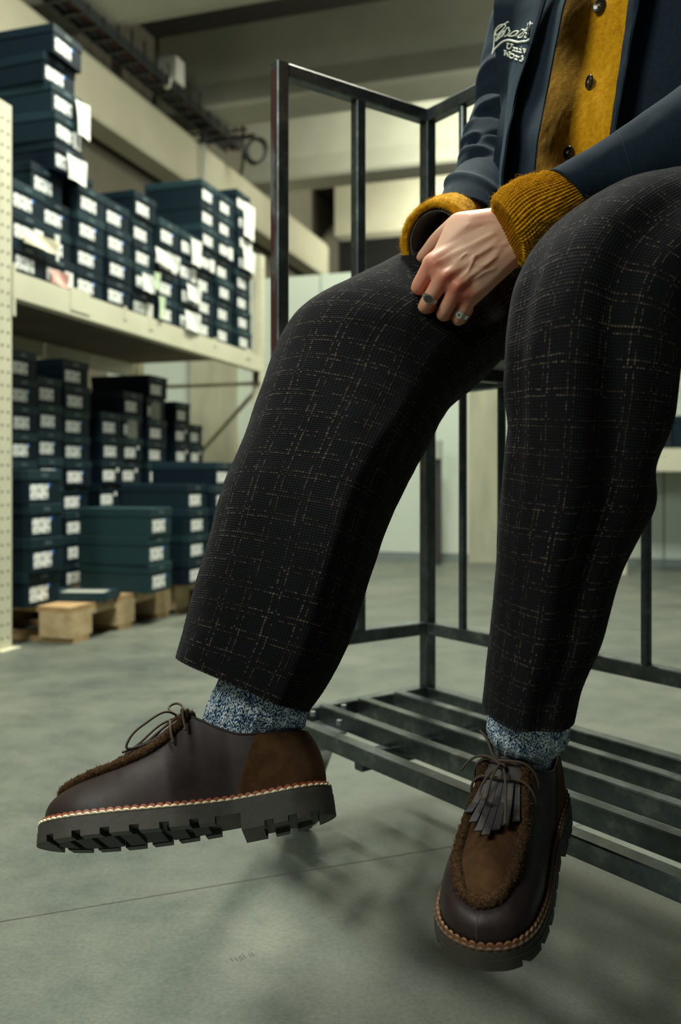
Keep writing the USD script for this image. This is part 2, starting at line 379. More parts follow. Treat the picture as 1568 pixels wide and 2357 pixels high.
stack('the shelf stack beside the near upright', T(.045), zs, 3, .119, vars_=[1, 3, 0])
stack('the shelf stack second from near upright', T(.262), zs, 3, .119, vars_=[3, 1, 0], u=UF - 0.02)
zt = zs + 3 * .119
stack('between the near shelf stacks and the tall tower', T(.20), zt, 1, .119, vars_=[1], u=UF - .035, ju=0)
for k in range(5):
    v = [3, 3, 1, 0, 0][k]
    shoe_box(UF + [0.0, .004, -.004, -.03, -.004][k], T(.29) + BW / 2 + [.012, .006, .002, -.012, .008][k], zt + (k + 1) * .119, v, .119,
             f'dark shoe box {["lowest", "second", "middle", "fourth", "topmost"][k]} in the tall tower above the near stacks', 'shoe boxes stacked on the rack shelf', [0, 2, -1, -2.5, 1][k])
stack('the left column in the neat double stack', T(.474), zs, 4, .119, vars_=[0, 0, 0, 1])
stack('the right column in the neat double stack', T(.69), zs, 4, .119, vars_=[0, 0, 0, 0])
stack('set back on the left of the neat double stack', T(.525), zs + .476, 1, .10, vars_=[1], u=UF - .10)
stack('set back on the right of the neat double stack', T(.736), zs + .476, 1, .085, vars_=[1], u=UF - .16)
stack('the left column in mid shelf', T(.95), zs, 5, .119, vars_=[3, 3, 1, 1, 1], u=UF - .02)
stack('the middle column in mid shelf', T(1.17), zs, 4, .131, vars_=[1, 0, 3, 0])
stack('the paper covered column in mid shelf', T(1.39), zs, 4, .131, vars_=[3, 3, 3, 3])
stack('the high shelf stack right of mid shelf', T(1.625), zs, 7, .124, vars_=[1, 1, 1, 3, 1, 1, 0], u=UF - .015, ju=.02)
stack('the shelf stack second from far upright', T(1.85), zs, 7, .124, vars_=[1, 1, 1, 1, 3, 1, 1], u=UF - .006, ju=.015)
stack('the shelf stack against the far upright', T(2.12), zs, 8, .121, vars_=[1, 1, 1, 1, 1, 3, 3, 3], u=UF - .002)
# on the pallets under the shelf
g2 = 'shoe boxes stacked on the pallets under the shelf'
zp = 0.144
UC = -2.42
stack('the nearest tall column under the shelf', 3.07, zp, 9, .116, UC, [1, 0, 0, 0, 0, 0, 1, 0, 1], .87, g2)
stack('the second tall column under the shelf', 3.262, zp, 8, .119, UC, [0, 0, 0, 0, 0, 0, 1, 1], .87, g2)
stack('the third tall column under the shelf', 3.455, zp, 9, .117, UC - .005, [1, 1, 0, 0, 0, 0, 0, 1, 1], 1.0, g2)
stack('the fourth tall column under the shelf', 3.752, zp, 7, .119, UC, [4, 4, 4, 4, 4, 1, 1], .92, g2)
stack('the fifth tall column under the shelf', 3.95, zp, 8, .119, UC, [4, 4, 4, 4, 4, 4, 5, 1], .92, g2)
stack('the sixth tall column under the shelf', 4.19, zp, 9, .118, UC, [1, 1, 1, 1, 1, 1, 1, 5, 1], .98, g2)
stack('the seventh tall column under the shelf', 4.50, zp, 8, .118, UC, [4, 4, 4, 4, 4, 4, 4, 1], .85, g2)
stack('the last tall column under the shelf', 4.685, zp, 7, .118, UC - .005, [1, 4], .8, g2)
stack('the pile at the near pallet corner', 2.885, zp, 4, .134, -2.19, [0, 0, 0, 0], 1.0, g2, .008, .02)
stack('the teal pile on the near pallet', 3.405, zp, 3, .124, -1.955, [6, 6, 6], .96, g2, .01, .02)
stack('the low dark pile behind the teal pile', 3.73, zp, 4, .119, -1.935, [1, 1, 1, 1], 1.0, g2)
stack('the dark pile beside the trouser leg', 3.965, zp, 5, .117, -1.91, [1, 1, 1, 1, 1], 1.05, g2)

lidx = thing('box_lid', 'loose dark box lid lying flat on the near pallet between two piles', 'box lid', None, R(-2.02, 3.22, zp), RZ + 14)
obj('lid_top', rbox_l(-.33, 0, -.095, .095, .030, .034), M['box_lid_card'], lidx)
for b in ((-.33, 0, -.095, -.092), (-.33, 0, .092, .095), (-.33, -.327, -.095, .095), (-.003, 0, -.095, .095)):
    obj('lid_side', rbox_l(b[0], b[1], b[2], b[3], 0, .030), M['box_lid_card'], lidx)
obj('paper_slip', rbox_l(-.2, -.02, -.07, .02, .0342, .0352), M['paper_grey'], lidx)
# loose papers stuck out of the boxes
def sheet(name, label, u, t, z, w, h, m, tilt=0.12, yaw=0.15):
    n = 6; V = []; F = []
    for i in range(n + 1):
        for j in range(n + 1):
            x, y = i / n, j / n
            V.append(R(u + 0.012 + tilt * h * (1 - y) * .35 + 0.006 * math.sin(5 * x + 3 * y) + yaw * w * x * .3, t + w * x + .1 * h * (1 - y) * yaw, z + h * y))
    for i in range(n):
        for j in range(n):
            a = i * (n + 1) + j; F.append((a, a + n + 1, a + n + 2, a + 1))
    top = quads(V, F); k = len(V); F2 = [(q[3] + k, q[2] + k, q[1] + k, q[0] + k) for q in F]
    m_ = quads(np.vstack([np.array(V), np.array(V) - RU * .0012]), F + F2)
    p = obj(name, m_, M[m]); tag(p, label, 'paper', 'papers hanging on the shoe boxes'); return p
sheet('paper_sheet', 'white paper hanging off the tower of boxes, upper one', UF, T(.43), 2.10, .085, .15, 'paper', .2, .3)
sheet('paper_sheet', 'white paper bundle hanging low on the tower of boxes', UF, T(.37), 1.895, .13, .105, 'paper', .2, .1)
sheet('torn_paper', 'torn cream paper strip across the near bottom boxes', UF, T(.085), 1.555, .21, .055, 'paper_cream', .3, .1)
sheet('paper_sheet', 'tall white paper at the edge of the near stack', UF, T(.285), 1.53, .025, .11, 'paper', .2, .1)
sheet('pink_note', 'pink paper note on the bottom box of the low stack', UF - .016, T(.285), 1.443, .115, .058, 'paper_pink', .05, .05)
sheet('green_note', 'pale green paper note at mid shelf, lower one', UF, T(1.135), 1.45, .055, .11, 'paper_green', .05, .05)
sheet('green_note', 'pale green paper note at mid shelf, upper one', UF, T(1.09), 1.585, .05, .085, 'paper_green', .05, .05)
sheet('paper_sheet', 'white paper sheet at mid shelf near the dark gap', UF, T(.975), 1.555, .10, .085, 'paper', .1, .05)
sheet('paper_sheet', 'wide white paper across the mid shelf stacks', UF, T(1.10), 1.72, .24, .075, 'paper', .1, .05)
sheet('paper_sheet', 'large white paper high on the right mid shelf column', UF, T(1.48), 1.80, .11, .14, 'paper', .1, .05)
sheet('paper_sheet', 'white paper on the right mid shelf column, second down', UF, T(1.43), 1.60, .16, .085, 'paper', .1, .05)
sheet('paper_sheet', 'white paper low on the right mid shelf column', UF, T(1.41), 1.44, .17, .10, 'paper', .1, .05)
sheet('paper_sheet', 'large white paper at the top of the far column', UF, T(2.16), 2.13, .16, .21, 'paper', .1, .05)
sheet('paper_sheet', 'white paper beside the far upright, second down', UF, T(2.16), 1.93, .17, .13, 'paper', .1, .05)

# ------------------------------------------------------------------ pallets
def pallet(t0, u1, label, wd=.8):
    o = thing('wooden_pallet', label, 'pallet', 'pallets under the rack')
    u0 = u1 - 1.2
    ts = [t0 + k * (wd - .145) / 4 for k in range(5)]
    bw = .145 if wd > .7 else .10
    for k, t in enumerate(ts):
        obj('deck_board', rbox(u0, u1, t, t + bw, .122, .144), M['pallet_wood'], o)
    for uu in (u1 - .145, u1 - .6725, u0):
        obj('cross_board', rbox(uu, uu + .145, t0, t0 + wd, .100, .122), M['pallet_wood_pale'], o)
        for tt in (t0, t0 + (wd - .145) / 2, t0 + wd - .145):
            obj('block', rbox(uu, uu + .145, tt, tt + .145, .022, .100), M['pallet_wood_pale'], o)
    for t in (t0, t0 + (wd - .145) / 2, t0 + wd - .145):
        obj('runner', rbox(u0, u1, t + .02, t + .125, 0, .022), M['pallet_wood'], o)
pallet(2.95, -2.04, 'light wooden pallet at the near end under the rack, lower left of the picture')
pallet(3.77, -2.03, 'light wooden pallet in the middle under the rack, partly behind the trouser leg')
pallet(4.59, -2.05, 'narrow light wooden pallet farthest along under the rack, behind the other pallets', .62)

# ------------------------------------------------------------------ overhead cable tray and bits
UT, ZT_ = -4.82, 4.93
tr = thing('cable_tray', 'dark overhead cable tray running along the long cream beam', 'cable tray')
for u in (UT - .12, UT + .12):
    obj('side_rail', rbox(u - .006, u + .006, -3, 10.6, ZT_, ZT_ + .10), M['tray_metal'], tr)
for k in range(34):
    t = 2.0 + k * .25
    obj('rung', rbox(UT - .12, UT + .12, t, t + .03, ZT_, ZT_ + .02), M['tray_metal'], tr)
    if t > 4: obj('clip', rbox(UT + .126, UT + .14, t + .05, t + .075, ZT_ + .02, ZT_ + .24), M['tray_metal'], tr)
for k, (du, r, mm) in enumerate(((-.05, .03, 'tray_metal'), (.03, .025, 'cable_red'), (.085, .02, 'tray_metal'))):
    pts = [R(UT + du + .012 * math.sin(i * 1.3 + k), -3 + i * .85, ZT_ + .05 + .01 * math.cos(i * 2.1 + k)) for i in range(17)]
    obj('cable', tube(spline(pts, 60), r, 7), M[mm], tr, smooth=True)
for k in range(3):
    a = np.linspace(0, 2 * np.pi, 40)
    pts = [R(UT + .25 + .14 * math.cos(x), 10.65 + .05 * k, ZT_ - .0 + .16 * math.sin(x) + .03 * k) for x in a]
    obj('cable_loop', tube(pts, .014, 6), M['tray_metal'], tr, smooth=True)
obj('end_bracket', cat_([prism(R(UT - .5, 10.2, ZT_ + .02), R(UT + .45, 10.2, ZT_ + .02), .05, .05), prism(R(UT - .45, 10.05, ZT_ + .08), R(UT + .3, 10.3, ZT_ + .16), .03, .03)]), M['tray_metal'], tr)
jb = thing('junction_box', 'white junction box standing on the overhead cable tray', 'junction box')
b0 = R(UT + .05, 8.78, ZT_ + .10)
obj('housing', cat_([box8([R(UT + a, 8.78 + b, ZT_ + .105 + c) for a in (-.06, .16) for b in (-.1, .1) for c in (0, .27)]), box8([R(UT + .05 + a, 8.78 + b, ZT_ + .375 + c) for a, b, c in ((-.11, -.1, 0), (.11, -.1, 0), (.11, .1, 0), (-.11, .1, 0), (-.02, -.06, .05), (.02, .06, .05))])]), M['white_plastic'], jb)
obj('cable_gland', tube([R(UT + .10, 8.6, ZT_ - .0), R(UT + .10, 8.63, ZT_ + .1)], .035, 10), M['white_plastic'], jb, smooth=30)
rd = thing('drop_rod', 'pale vertical conduit hanging from the end of the cable tray', 'conduit')
obj('conduit', tube([R(-4.93, 9.9, 4.95), R(-4.93, 9.9, 3.7)], .022, 10), M['rod_zinc'], rd, smooth=30)
obj('bracket', rbox(-4.96, -4.90, 9.85, 9.95, 4.80, 4.93), M['tray_metal'], rd)

# ------------------------------------------------------------------ things along the partition
r2k = thing('storage_rack', 'cream rack beam with dark boxes at the right edge, behind the trolley', 'storage rack')
def wbox(px0, px1, py0, py1, D, depth):
    a, b = at(px0, py1, D), at(px1, py0, D)
    o = a - np.array([0, 0, a[2]]); du = RU * (b - a)[0] / RU[0]
    return box8([np.array([a[0], a[1], 0]) + du * i + RT * depth * j + np.array([0, 0, z]) for i in (0, 1) for j in (0, 1) for z in (a[2], b[2])])
obj('beam', wbox(1440, 1800, 1033, 1085, 6.0, .06), M['cream_steel'], r2k)
obj('beam', wbox(1440, 1800, 836, 872, 6.0, .06), M['cream_steel'], r2k)
obj('shelf_panel', wbox(1440, 1800, 1034, 1040, 6.06, .5), M['deck_board'], r2k)
obj('upright', wbox(1800, 1826, 600, 1322, 6.0, .07), M['cream_steel'], r2k)
obj('upright', wbox(1416, 1440, 800, 1322, 6.0, .07), M['cream_steel'], r2k)
for k, (a, b, c, d) in enumerate(((1546, 1640, 957, 1033), (1490, 1535, 960, 1033))):
    o = thing('storage_box', ['dark box on the rack behind the trolley, at the right edge', 'small dark parts bin with pale labels beside the right edge box'][k], 'box')
    obj('box_body', wbox(a, b, c + 8, d, 6.05, .3), M['box_card'], o)
    obj('box_lid', wbox(a - 1, b + 1, c, c + 12, 6.045, .31), M['box_lid_card'], o)
    if k: 
        obj('bin_label', wbox(a + 22, a + 42, 975, 990, 6.043, .004), M['paper'], o)
        obj('bin_label', wbox(a + 25, a + 45, 1020, 1032, 6.043, .004), M['paper'], o)
sb = thing('standing_board', 'narrow dark board standing against the partition behind the corner post', 'board')
obj('board', wbox(990, 1012, 1016, 1296, 6.6, .08), M['dark_steel'], sb)
obj('board_cap', wbox(992, 1016, 1014, 1056, 6.56, .03), M['paper_grey'], sb)

# ------------------------------------------------------------------ steel trolley
D1, D2 = np.array([.811, .585, 0]), np.array([-.5865, .81, 0])
D1 = unit(D1); D2 = unit(np.array([-.585, .811, 0]))
P0 = np.array([-.110, 1.60, 0]); DEP, LEN = .356, 1.75
ZP, ZB, ZTP, ZSEAT = .218, .3385, 1.395, .8115
def C(a, s, z):
    """trolley point: a across from the front edge, s along from the left end towards the camera's right"""
    return P0 + D1 * a - D2 * s + np.array([0, 0, z])
tw = .025
mat('raw_steel', {
    'g': ('texture_coordinate', {}), 'n': ('noise_texture', {'scale': 22, 'detail': 7, 'roughness': .7}), 'n2': ('noise_texture', {'scale': 5, 'detail': 3}),
    'r': ('rgb_ramp', {'ramp': [(.3, (.060, .075, .078)), (.55, (.115, .135, .135)), (.72, (.24, .27, .26))]}),
    'rr': ('map_range', {'from_min': .3, 'from_max': .7, 'to_min': .32, 'to_max': .5}),
    'b': ('bump', {'strength': .15, 'distance': .001}),
    'p': ('principled_bsdf', {'metallic': .93})},
    [('g.object', 'n.vector'), ('g.object', 'n2.vector'), ('n.fac', 'r.fac'), ('r.color', 'p.base_color'), ('n2.fac', 'rr.value'), ('rr.result', 'p.roughness'), ('n.fac', 'b.height'), ('b.normal', 'p.normal')])
noisy('rust_paint', (.052, .014, .012), (.13, .15, .15), 11, .6, 7, lo=.50, hi=.60, stretch=(1, 1, .4))
plain('seat_black', (.02, .022, .023), .38)
noisy('seat_ply', (.16, .165, .15), (.12, .125, .115), 6, .55)
plain('zinc', (.55, .58, .58), .35, .8)
plain('rubber', (.02, .02, .02), .6)
tl = thing('steel_trolley', 'dark raw steel cage trolley with slatted base that the person sits on', 'trolley')
def sq(a, b, w=tw, h=tw, m='raw_steel', name='rail', ch=.002):
    return obj(name, prism(a, b, w, h, up=D1, ch=ch), M[m], tl)
fp = sq(C(0, 0, ZP), C(0, 0, ZTP), name='corner_post')
ps = obj('rust_streak', prism(C(-tw / 2 - .0004, 0, ZP + .05), C(-tw / 2 - .0004, 0, ZTP - .012), tw * .84, .001, up=D1, ch=.0001), M['rust_paint'], fp, label='rusty red painted side of the post')
for a, s in ((DEP, 0), (DEP, LEN), (0, LEN)):
    if a > 0: sq(C(a, s, ZP), C(a, s, ZTP), name='corner_post')
    else: sq(C(a, s, ZP), C(a, s, ZSEAT), name='corner_post')
mid = .178
sq(C(mid, 0, ZB + tw / 2), C(mid, 0, ZTP - tw), .022, .022, name='middle_post')
sq(C(tw / 2, 0, ZTP - tw / 2), C(DEP - tw / 2, 0, ZTP - tw / 2), name='top_rail')
sq(C(DEP, tw / 2, ZTP - tw / 2), C(DEP, LEN - tw / 2, ZTP - tw / 2), name='top_rail')
sq(C(tw / 2, 0, ZB), C(DEP - tw / 2, 0, ZB), name='lower_rail')
sq(C(DEP, tw / 2, ZB), C(DEP, LEN - tw / 2, ZB), name='lower_rail')
for k in range(1, 17):
    s = .1035 * k
    if s < LEN - .05: obj('bar', tube([C(DEP, s, ZB + tw / 2 - .002), C(DEP, s, ZTP - tw + .002)], .0083, 12), M['raw_steel'], tl, smooth=40)
# slatted base
sq(C(0, -tw / 2, ZP - .012), C(0, LEN + tw / 2, ZP - .012), .026, .026, name='base_rail')
sq(C(DEP, -tw / 2, ZP - .012), C(DEP, LEN + tw / 2, ZP - .012), .026, .026, name='base_rail')
sq(C(.013, 0, ZP - .012), C(DEP - .013, 0, ZP - .012), .026, .026, name='base_rail')
sq(C(.013, LEN, ZP - .012), C(DEP - .013, LEN, ZP - .012), .026, .026, name='base_rail')
for k in range(1, 4):
    sq(C(DEP * k / 4, .013, ZP - .011), C(DEP * k / 4, LEN - .013, ZP - .011), .031, .022, name='slat')
for s in (.22, LEN / 2, LEN - .22):
    sq(C(.013, s, ZP - .034), C(DEP - .013, s, ZP - .034), .03, .022, name='cross_member')
for s, a in ((.04, .045), (.035, .118), (.115, .05)):
    obj('bolt_head', tube([C(a, s, ZP - .004), C(a, s, ZP + .004)], .005, 8), M['zinc'], tl, smooth=30)
# seat
sq(C(0, tw / 2, ZSEAT + .011), C(0, LEN - tw / 2, ZSEAT + .011), .022, .022, name='seat_rail')
sq(C(DEP, tw / 2, ZSEAT + .011), C(DEP, LEN - tw / 2, ZSEAT + .011), .022, .026, name='seat_rail')
obj('seat_board', box8([C(a, s, z) for a in (-.012, DEP - .012) for s in (.012, LEN - .012) for z in (ZSEAT + .0225, ZSEAT + .038)]), M['seat_ply'], tl)
for s in (.25, .55, .85, 1.2):
    sq(C(.011, s, ZSEAT + .011), C(DEP - .013, s, ZSEAT + .011), .02, .02, 'seat_black', 'seat_crossbar')
# casters
def caster(a, s, swing):
    top = ZP - .026
    base = box8([C(a + x, s + y, z) for x in (-.04, .04) for y in (-.04, .04) for z in (top - .006, top)])
    cst = obj('caster', cat_([base, box8([C(a + x * .028 + sh[0], s + y * .03 + sh[1], z) for x in (-1, 1) for y in (-1, 1) for z, sh in ((top - .03, (0, 0)), (top - .006, (0, 0)))])]), M['zinc'], tl, label='zinc swivel caster bracket')
    ax = unit(D1 * math.cos(swing) - D2 * math.sin(swing)); sd = np.cross(ax, (0, 0, 1)); off = .05
    wc = C(a, s, .06) + ax * off
    for k in (-1, 1):
        obj('fork', box8([C(a, s, top - .03) + sd * k * .02 + ax * x for x in (-.025, .025)] + [C(a, s, top - .03) + sd * k * .023 + ax * x for x in (-.025, .025)] + [wc + sd * k * .02 + ax * x + np.array([0, 0, -.012]) for x in (-.014, .014)] + [wc + sd * k * .023 + ax * x + np.array([0, 0, -.012]) for x in (-.014, .014)]), M['zinc'], cst)
    prof = np.array([(.012, -.014), (.05, -.014), (.058, -.010), (.06, 0), (.058, .010), (.05, .014), (.012, .014), (.012, -.014)])
    wheel = trimesh.creation.revolve(prof, sections=28)
    F_ = np.eye(4); F_[:3, 0] = ax; F_[:3, 1] = (0, 0, 1); F_[:3, 2] = sd; F_[:3, 3] = wc
    wheel.apply_transform(F_); wheel.fix_normals()
    obj('wheel', wheel, M['rubber'], cst, smooth=35)
caster(.045, .05, -1.57); caster(DEP - .05, .30, -1.3); caster(.05, LEN - .07, 2.2); caster(DEP - .05, LEN - .07, 2.6)
# ------------------------------------------------------------------ cloth, leather, skin
def uvmat(name, nodes, links):
    n = {'uv': ('uvmap', {'attribute': 'st'}), 'xy': ('separate_xyz', {}), **nodes}
    return mat(name, n, [('uv.UV', 'xy.vector')] + links)
# dark wool check: dotted weave cells of 3.3 mm, brighter tan rows every few cells
def mth(op, **k): return ('math', {'math_type': op, **k})
CELL = 0.0027
uvmat('wool_check', {
    'wob': ('noise_texture', {'scale': 70.0, 'detail': 3}), 'wobs': ('separate_xyz', {}), 'wu': mth('multiply_add', value2=.0022), 'wv': mth('multiply_add', value2=.0022),
    'U': mth('divide', value2=CELL), 'V': mth('divide', value2=CELL),
    'fu': mth('floor'), 'fv': mth('floor'), 'ru': mth('fraction'), 'rv': mth('fraction'),
    'id': ('combine_xyz', {'z': 0.0}), 'wn': ('white_noise_texture', {}),
    'pu': mth('multiply', value2=math.pi), 'pv': mth('multiply', value2=math.pi),
    'su': mth('sine'), 'sv': mth('sine'), 'dot': mth('multiply'), 'dot2': mth('power', value2=1.6),
    'mu': mth('floored_modulo', value2=9.0), 'mv': mth('floored_modulo', value2=9.0),
    'lu': mth('compare', value2=1.0, value3=1.1), 'lv': mth('compare', value2=1.0, value3=1.1),
    'lu1': mth('compare', value2=1.0, value3=0.2), 'lv1': mth('compare', value2=1.0, value3=0.2),
    'lu2': mth('subtract'), 'lv2': mth('subtract'),
    'eu': mth('power', value2=2.5), 'ev': mth('power', value2=2.5), 'hu': mth('multiply'), 'hv': mth('multiply'), 'line': mth('add', use_clamp=True), 'cross': mth('multiply'),
    'gate': ('map_range', {'from_min': 0.15, 'from_max': 1.0, 'to_min': 0.0, 'to_max': 1.0, 'clamp': True}), 'gate2': mth('power', value2=1.5),
    'big': ('noise_texture', {'scale': 9.0, 'detail': 2}), 'bigm': ('map_range', {'from_min': .38, 'from_max': .62, 'to_min': .35, 'to_max': .95, 'clamp': True}),
    'a1': mth('multiply'), 'dot3': mth('power', value2=.9), 'a2': mth('multiply'), 'a3': mth('multiply'), 'a4': mth('multiply', value2=.8),
    'fib': ('noise_texture', {'scale': 900.0, 'detail': 2}), 'fibr': ('map_range', {'from_min': .3, 'from_max': .7, 'to_min': .2, 'to_max': 1.6}),
    'base': ('mix_color', {'blend_type': 'mix', 'a': (.0034, .0033, .0042), 'b': (.0082, .0077, .0098), 'use_clamp': False}),
    'dw': mth('multiply'),
    'fleck': ('mix_color', {'blend_type': 'mix', 'b': (.20, .158, .112), 'use_clamp': False}),
    'b': ('bump', {'strength': .5, 'distance': .0008}),
    'p': ('principled_bsdf', {'roughness': .95, 'specular_ior_level': .12, 'sheen_weight': .06, 'sheen_roughness': .5, 'sheen_tint': (.6, .6, .65)})},
    [('uv.UV', 'wob.vector'), ('wob.color', 'wobs.vector'), ('wobs.x', 'wu.value1'), ('xy.x', 'wu.value3'), ('wobs.y', 'wv.value1'), ('xy.y', 'wv.value3'),
     ('wu.value', 'U.value1'), ('wv.value', 'V.value1'), ('U.value', 'fu.value1'), ('V.value', 'fv.value1'), ('U.value', 'ru.value1'), ('V.value', 'rv.value1'),
     ('fu.value', 'id.x'), ('fv.value', 'id.y'), ('id.vector', 'wn.vector'),
     ('ru.value', 'pu.value1'), ('rv.value', 'pv.value1'), ('pu.value', 'su.value1'), ('pv.value', 'sv.value1'), ('su.value', 'dot.value1'), ('sv.value', 'dot.value2'), ('dot.value', 'dot2.value1'),
     ('fu.value', 'mu.value1'), ('fv.value', 'mv.value1'), ('mu.value', 'lu.value1'), ('mv.value', 'lv.value1'), ('mu.value', 'lu1.value1'), ('mv.value', 'lv1.value1'),
     ('lu.value', 'lu2.value1'), ('lu1.value', 'lu2.value2'), ('lv.value', 'lv2.value1'), ('lv1.value', 'lv2.value2'),
     ('su.value', 'eu.value1'), ('sv.value', 'ev.value1'), ('eu.value', 'hu.value1'), ('lu2.value', 'hu.value2'), ('ev.value', 'hv.value1'), ('lv2.value', 'hv.value2'), ('hu.value', 'line.value1'), ('hv.value', 'line.value2'),
     ('wn.value', 'gate.value'), ('gate.result', 'gate2.value1'), ('uv.UV', 'big.vector'), ('big.fac', 'bigm.value'),
     ('line.value', 'a1.value1'), ('dot.value', 'dot3.value1'), ('dot3.value', 'a1.value2'), ('a1.value', 'a2.value1'), ('gate2.value', 'a2.value2'), ('a2.value', 'a3.value1'), ('bigm.result', 'a3.value2'), ('a3.value', 'a4.value1'),
     ('uv.UV', 'fib.vector'), ('fib.fac', 'fibr.value'), ('dot2.value', 'dw.value1'), ('fibr.result', 'dw.value2'), ('dw.value', 'base.fac'),
     ('base.result', 'fleck.a'), ('a4.value', 'fleck.fac'), ('fleck.result', 'p.base_color'),
     ('dot.value', 'b.height'), ('b.normal', 'p.normal')])
plain('wool_inside', (.006, .006, .007), .95)
# marled sock: navy and white twisted yarn in slanted stitches
uvmat('marl_knit', {
    'cw': mth('divide', value2=.0068), 'fr': mth('fraction'), 'ce': mth('subtract', value2=.5), 'ab': mth('absolute'), 'sl': mth('multiply', value2=.0085),
    'vv': mth('add'), 'sx': mth('multiply', value2=640.0), 'sy': mth('multiply', value2=340.0), 'c': ('combine_xyz', {'z': 0.0}),
    'n': ('noise_texture', {'scale': 1.0, 'detail': 1.5, 'roughness': .5, 'distortion': .4}),
    'n2': ('noise_texture', {'scale': 60.0, 'detail': 2}), 'mix': mth('multiply_add', value2=.35),
    'r': ('rgb_ramp', {'ramp': [(0, (.008, .020, .055)), (.58, (.014, .040, .10)), (.64, (.05, .12, .24)), (.71, (.46, .55, .62)), (.79, (.80, .83, .84)), (1, (.8, .82, .82))]}),
    'b': ('bump', {'strength': .7, 'distance': .0012}),
    'p': ('principled_bsdf', {'roughness': .9, 'specular_ior_level': .2})},
    [('xy.x', 'cw.value1'), ('cw.value', 'fr.value1'), ('fr.value', 'ce.value1'), ('ce.value', 'ab.value1'), ('ab.value', 'sl.value1'),
     ('xy.y', 'vv.value1'), ('sl.value', 'vv.value2'), ('xy.x', 'sx.value1'), ('vv.value', 'sy.value1'), ('sx.value', 'c.x'), ('sy.value', 'c.y'), ('c.vector', 'n.vector'),
     ('uv.UV', 'n2.vector'), ('n2.fac', 'mix.value1'), ('n.fac', 'mix.value3'), ('mix.value', 'r.fac'), ('r.color', 'p.base_color'), ('n.fac', 'b.height'), ('b.normal', 'p.normal')])
noisy('mustard_knit', (.50, .225, .005), (.66, .335, .010), 160, .95, 4, bump=.8, bscale=330, dist=.0022, specular_ior_level=.1, sheen_weight=.15, sheen_roughness=.4, sheen_tint=(.9, .7, .3))
noisy('mustard_rib', (.36, .16, .004), (.60, .295, .009), 300, .95, 4, bump=.6, bscale=420, dist=.0015, specular_ior_level=.1)
plain('mustard_fuzz', (.62, .36, .02), .9, specular_ior_level=.1)
noisy('navy_cotton', (.0030, .0090, .0172), (.0048, .0134, .0238), 240, .88, 3, bump=.25, bscale=1500, dist=.0004, specular_ior_level=.2, sheen_weight=.06, sheen_roughness=.4, sheen_tint=(.25, .55, .75))
plain('navy_seam', (.008, .022, .036), .9)
plain('thread_ivory', (.74, .76, .64), .8)
plain('shirt_grey', (.075, .078, .08), .9)
plain('horn_dark', (.018, .015, .014), .22)
plain('thread_gold', (.55, .35, .10), .8)
noisy('leather_dark', (.0165, .0098, .0095), (.025, .0150, .0140), 30, .44, 5, bump=.12, bscale=400, dist=.0005, r2=.54, specular_ior_level=.26)
noisy('suede_brown', (.036, .017, .0078), (.062, .031, .0135), 55, .95, 6, bump=.5, bscale=700, dist=.0008, specular_ior_level=.05, sheen_weight=.12, sheen_roughness=.5, sheen_tint=(.7, .5, .35))
noisy('suede_pile', (.026, .013, .006), (.075, .042, .020), 420, .95, 3, bump=.9, bscale=500, dist=.002, specular_ior_level=.05)
plain('suede_hair', (.12, .065, .030), .9, specular_ior_level=.1)
plain('suede_hair_dark', (.035, .018, .009), .9, specular_ior_level=.1)
plain('kiltie_leather', (.030, .024, .024), .55)
plain('lace_cord', (.062, .042, .030), .8)
plain('welt_tan', (.23, .055, .018), .5)
plain('welt_brown', (.15, .065, .025), .55)
noisy('stitch_cream', (.74, .66, .46), (.60, .50, .32), 200, .7)
plain('stitch_brown', (.075, .045, .025), .7)
noisy('rubber_sole', (.043, .038, .029), (.031, .028, .022), 60, .68, 5, bump=.15, bscale=200)
noisy('rubber_tread', (.016, .016, .014), (.024, .024, .021), 60, .8, 5)
plain('silver', (.66, .66, .62), .22, 1.0)
plain('silver_dark', (.10, .10, .09), .4, .9)
mat('skin', {
    'tc': ('texture_coordinate', {}), 'a': ('attribute', {'attribute': 'redness'}),
    'n': ('noise_texture', {'scale': 45, 'detail': 5}), 'nb': ('noise_texture', {'scale': 520, 'detail': 4}),
    'm': mth('multiply_add', value2=.35), 'm2': mth('subtract', value2=.17),
    'r': ('rgb_ramp', {'ramp': [(0, (.60, .36, .25)), (.3, (.55, .29, .19)), (.65, (.50, .18, .115)), (1, (.46, .12, .075))]}),
    'b': ('bump', {'strength': .22, 'distance': .0006}),
    'p': ('principled_bsdf', {'roughness': .5, 'subsurface_weight': .25, 'subsurface_scale': .004, 'specular_ior_level': .35})},
    [('tc.object', 'n.vector'), ('tc.object', 'nb.vector'), ('n.fac', 'm.value1'), ('a.fac', 'm.value3'), ('m.value', 'm2.value1'), ('m2.value', 'r.fac'), ('r.color', 'p.base_color'), ('nb.fac', 'b.height'), ('b.normal', 'p.normal')])

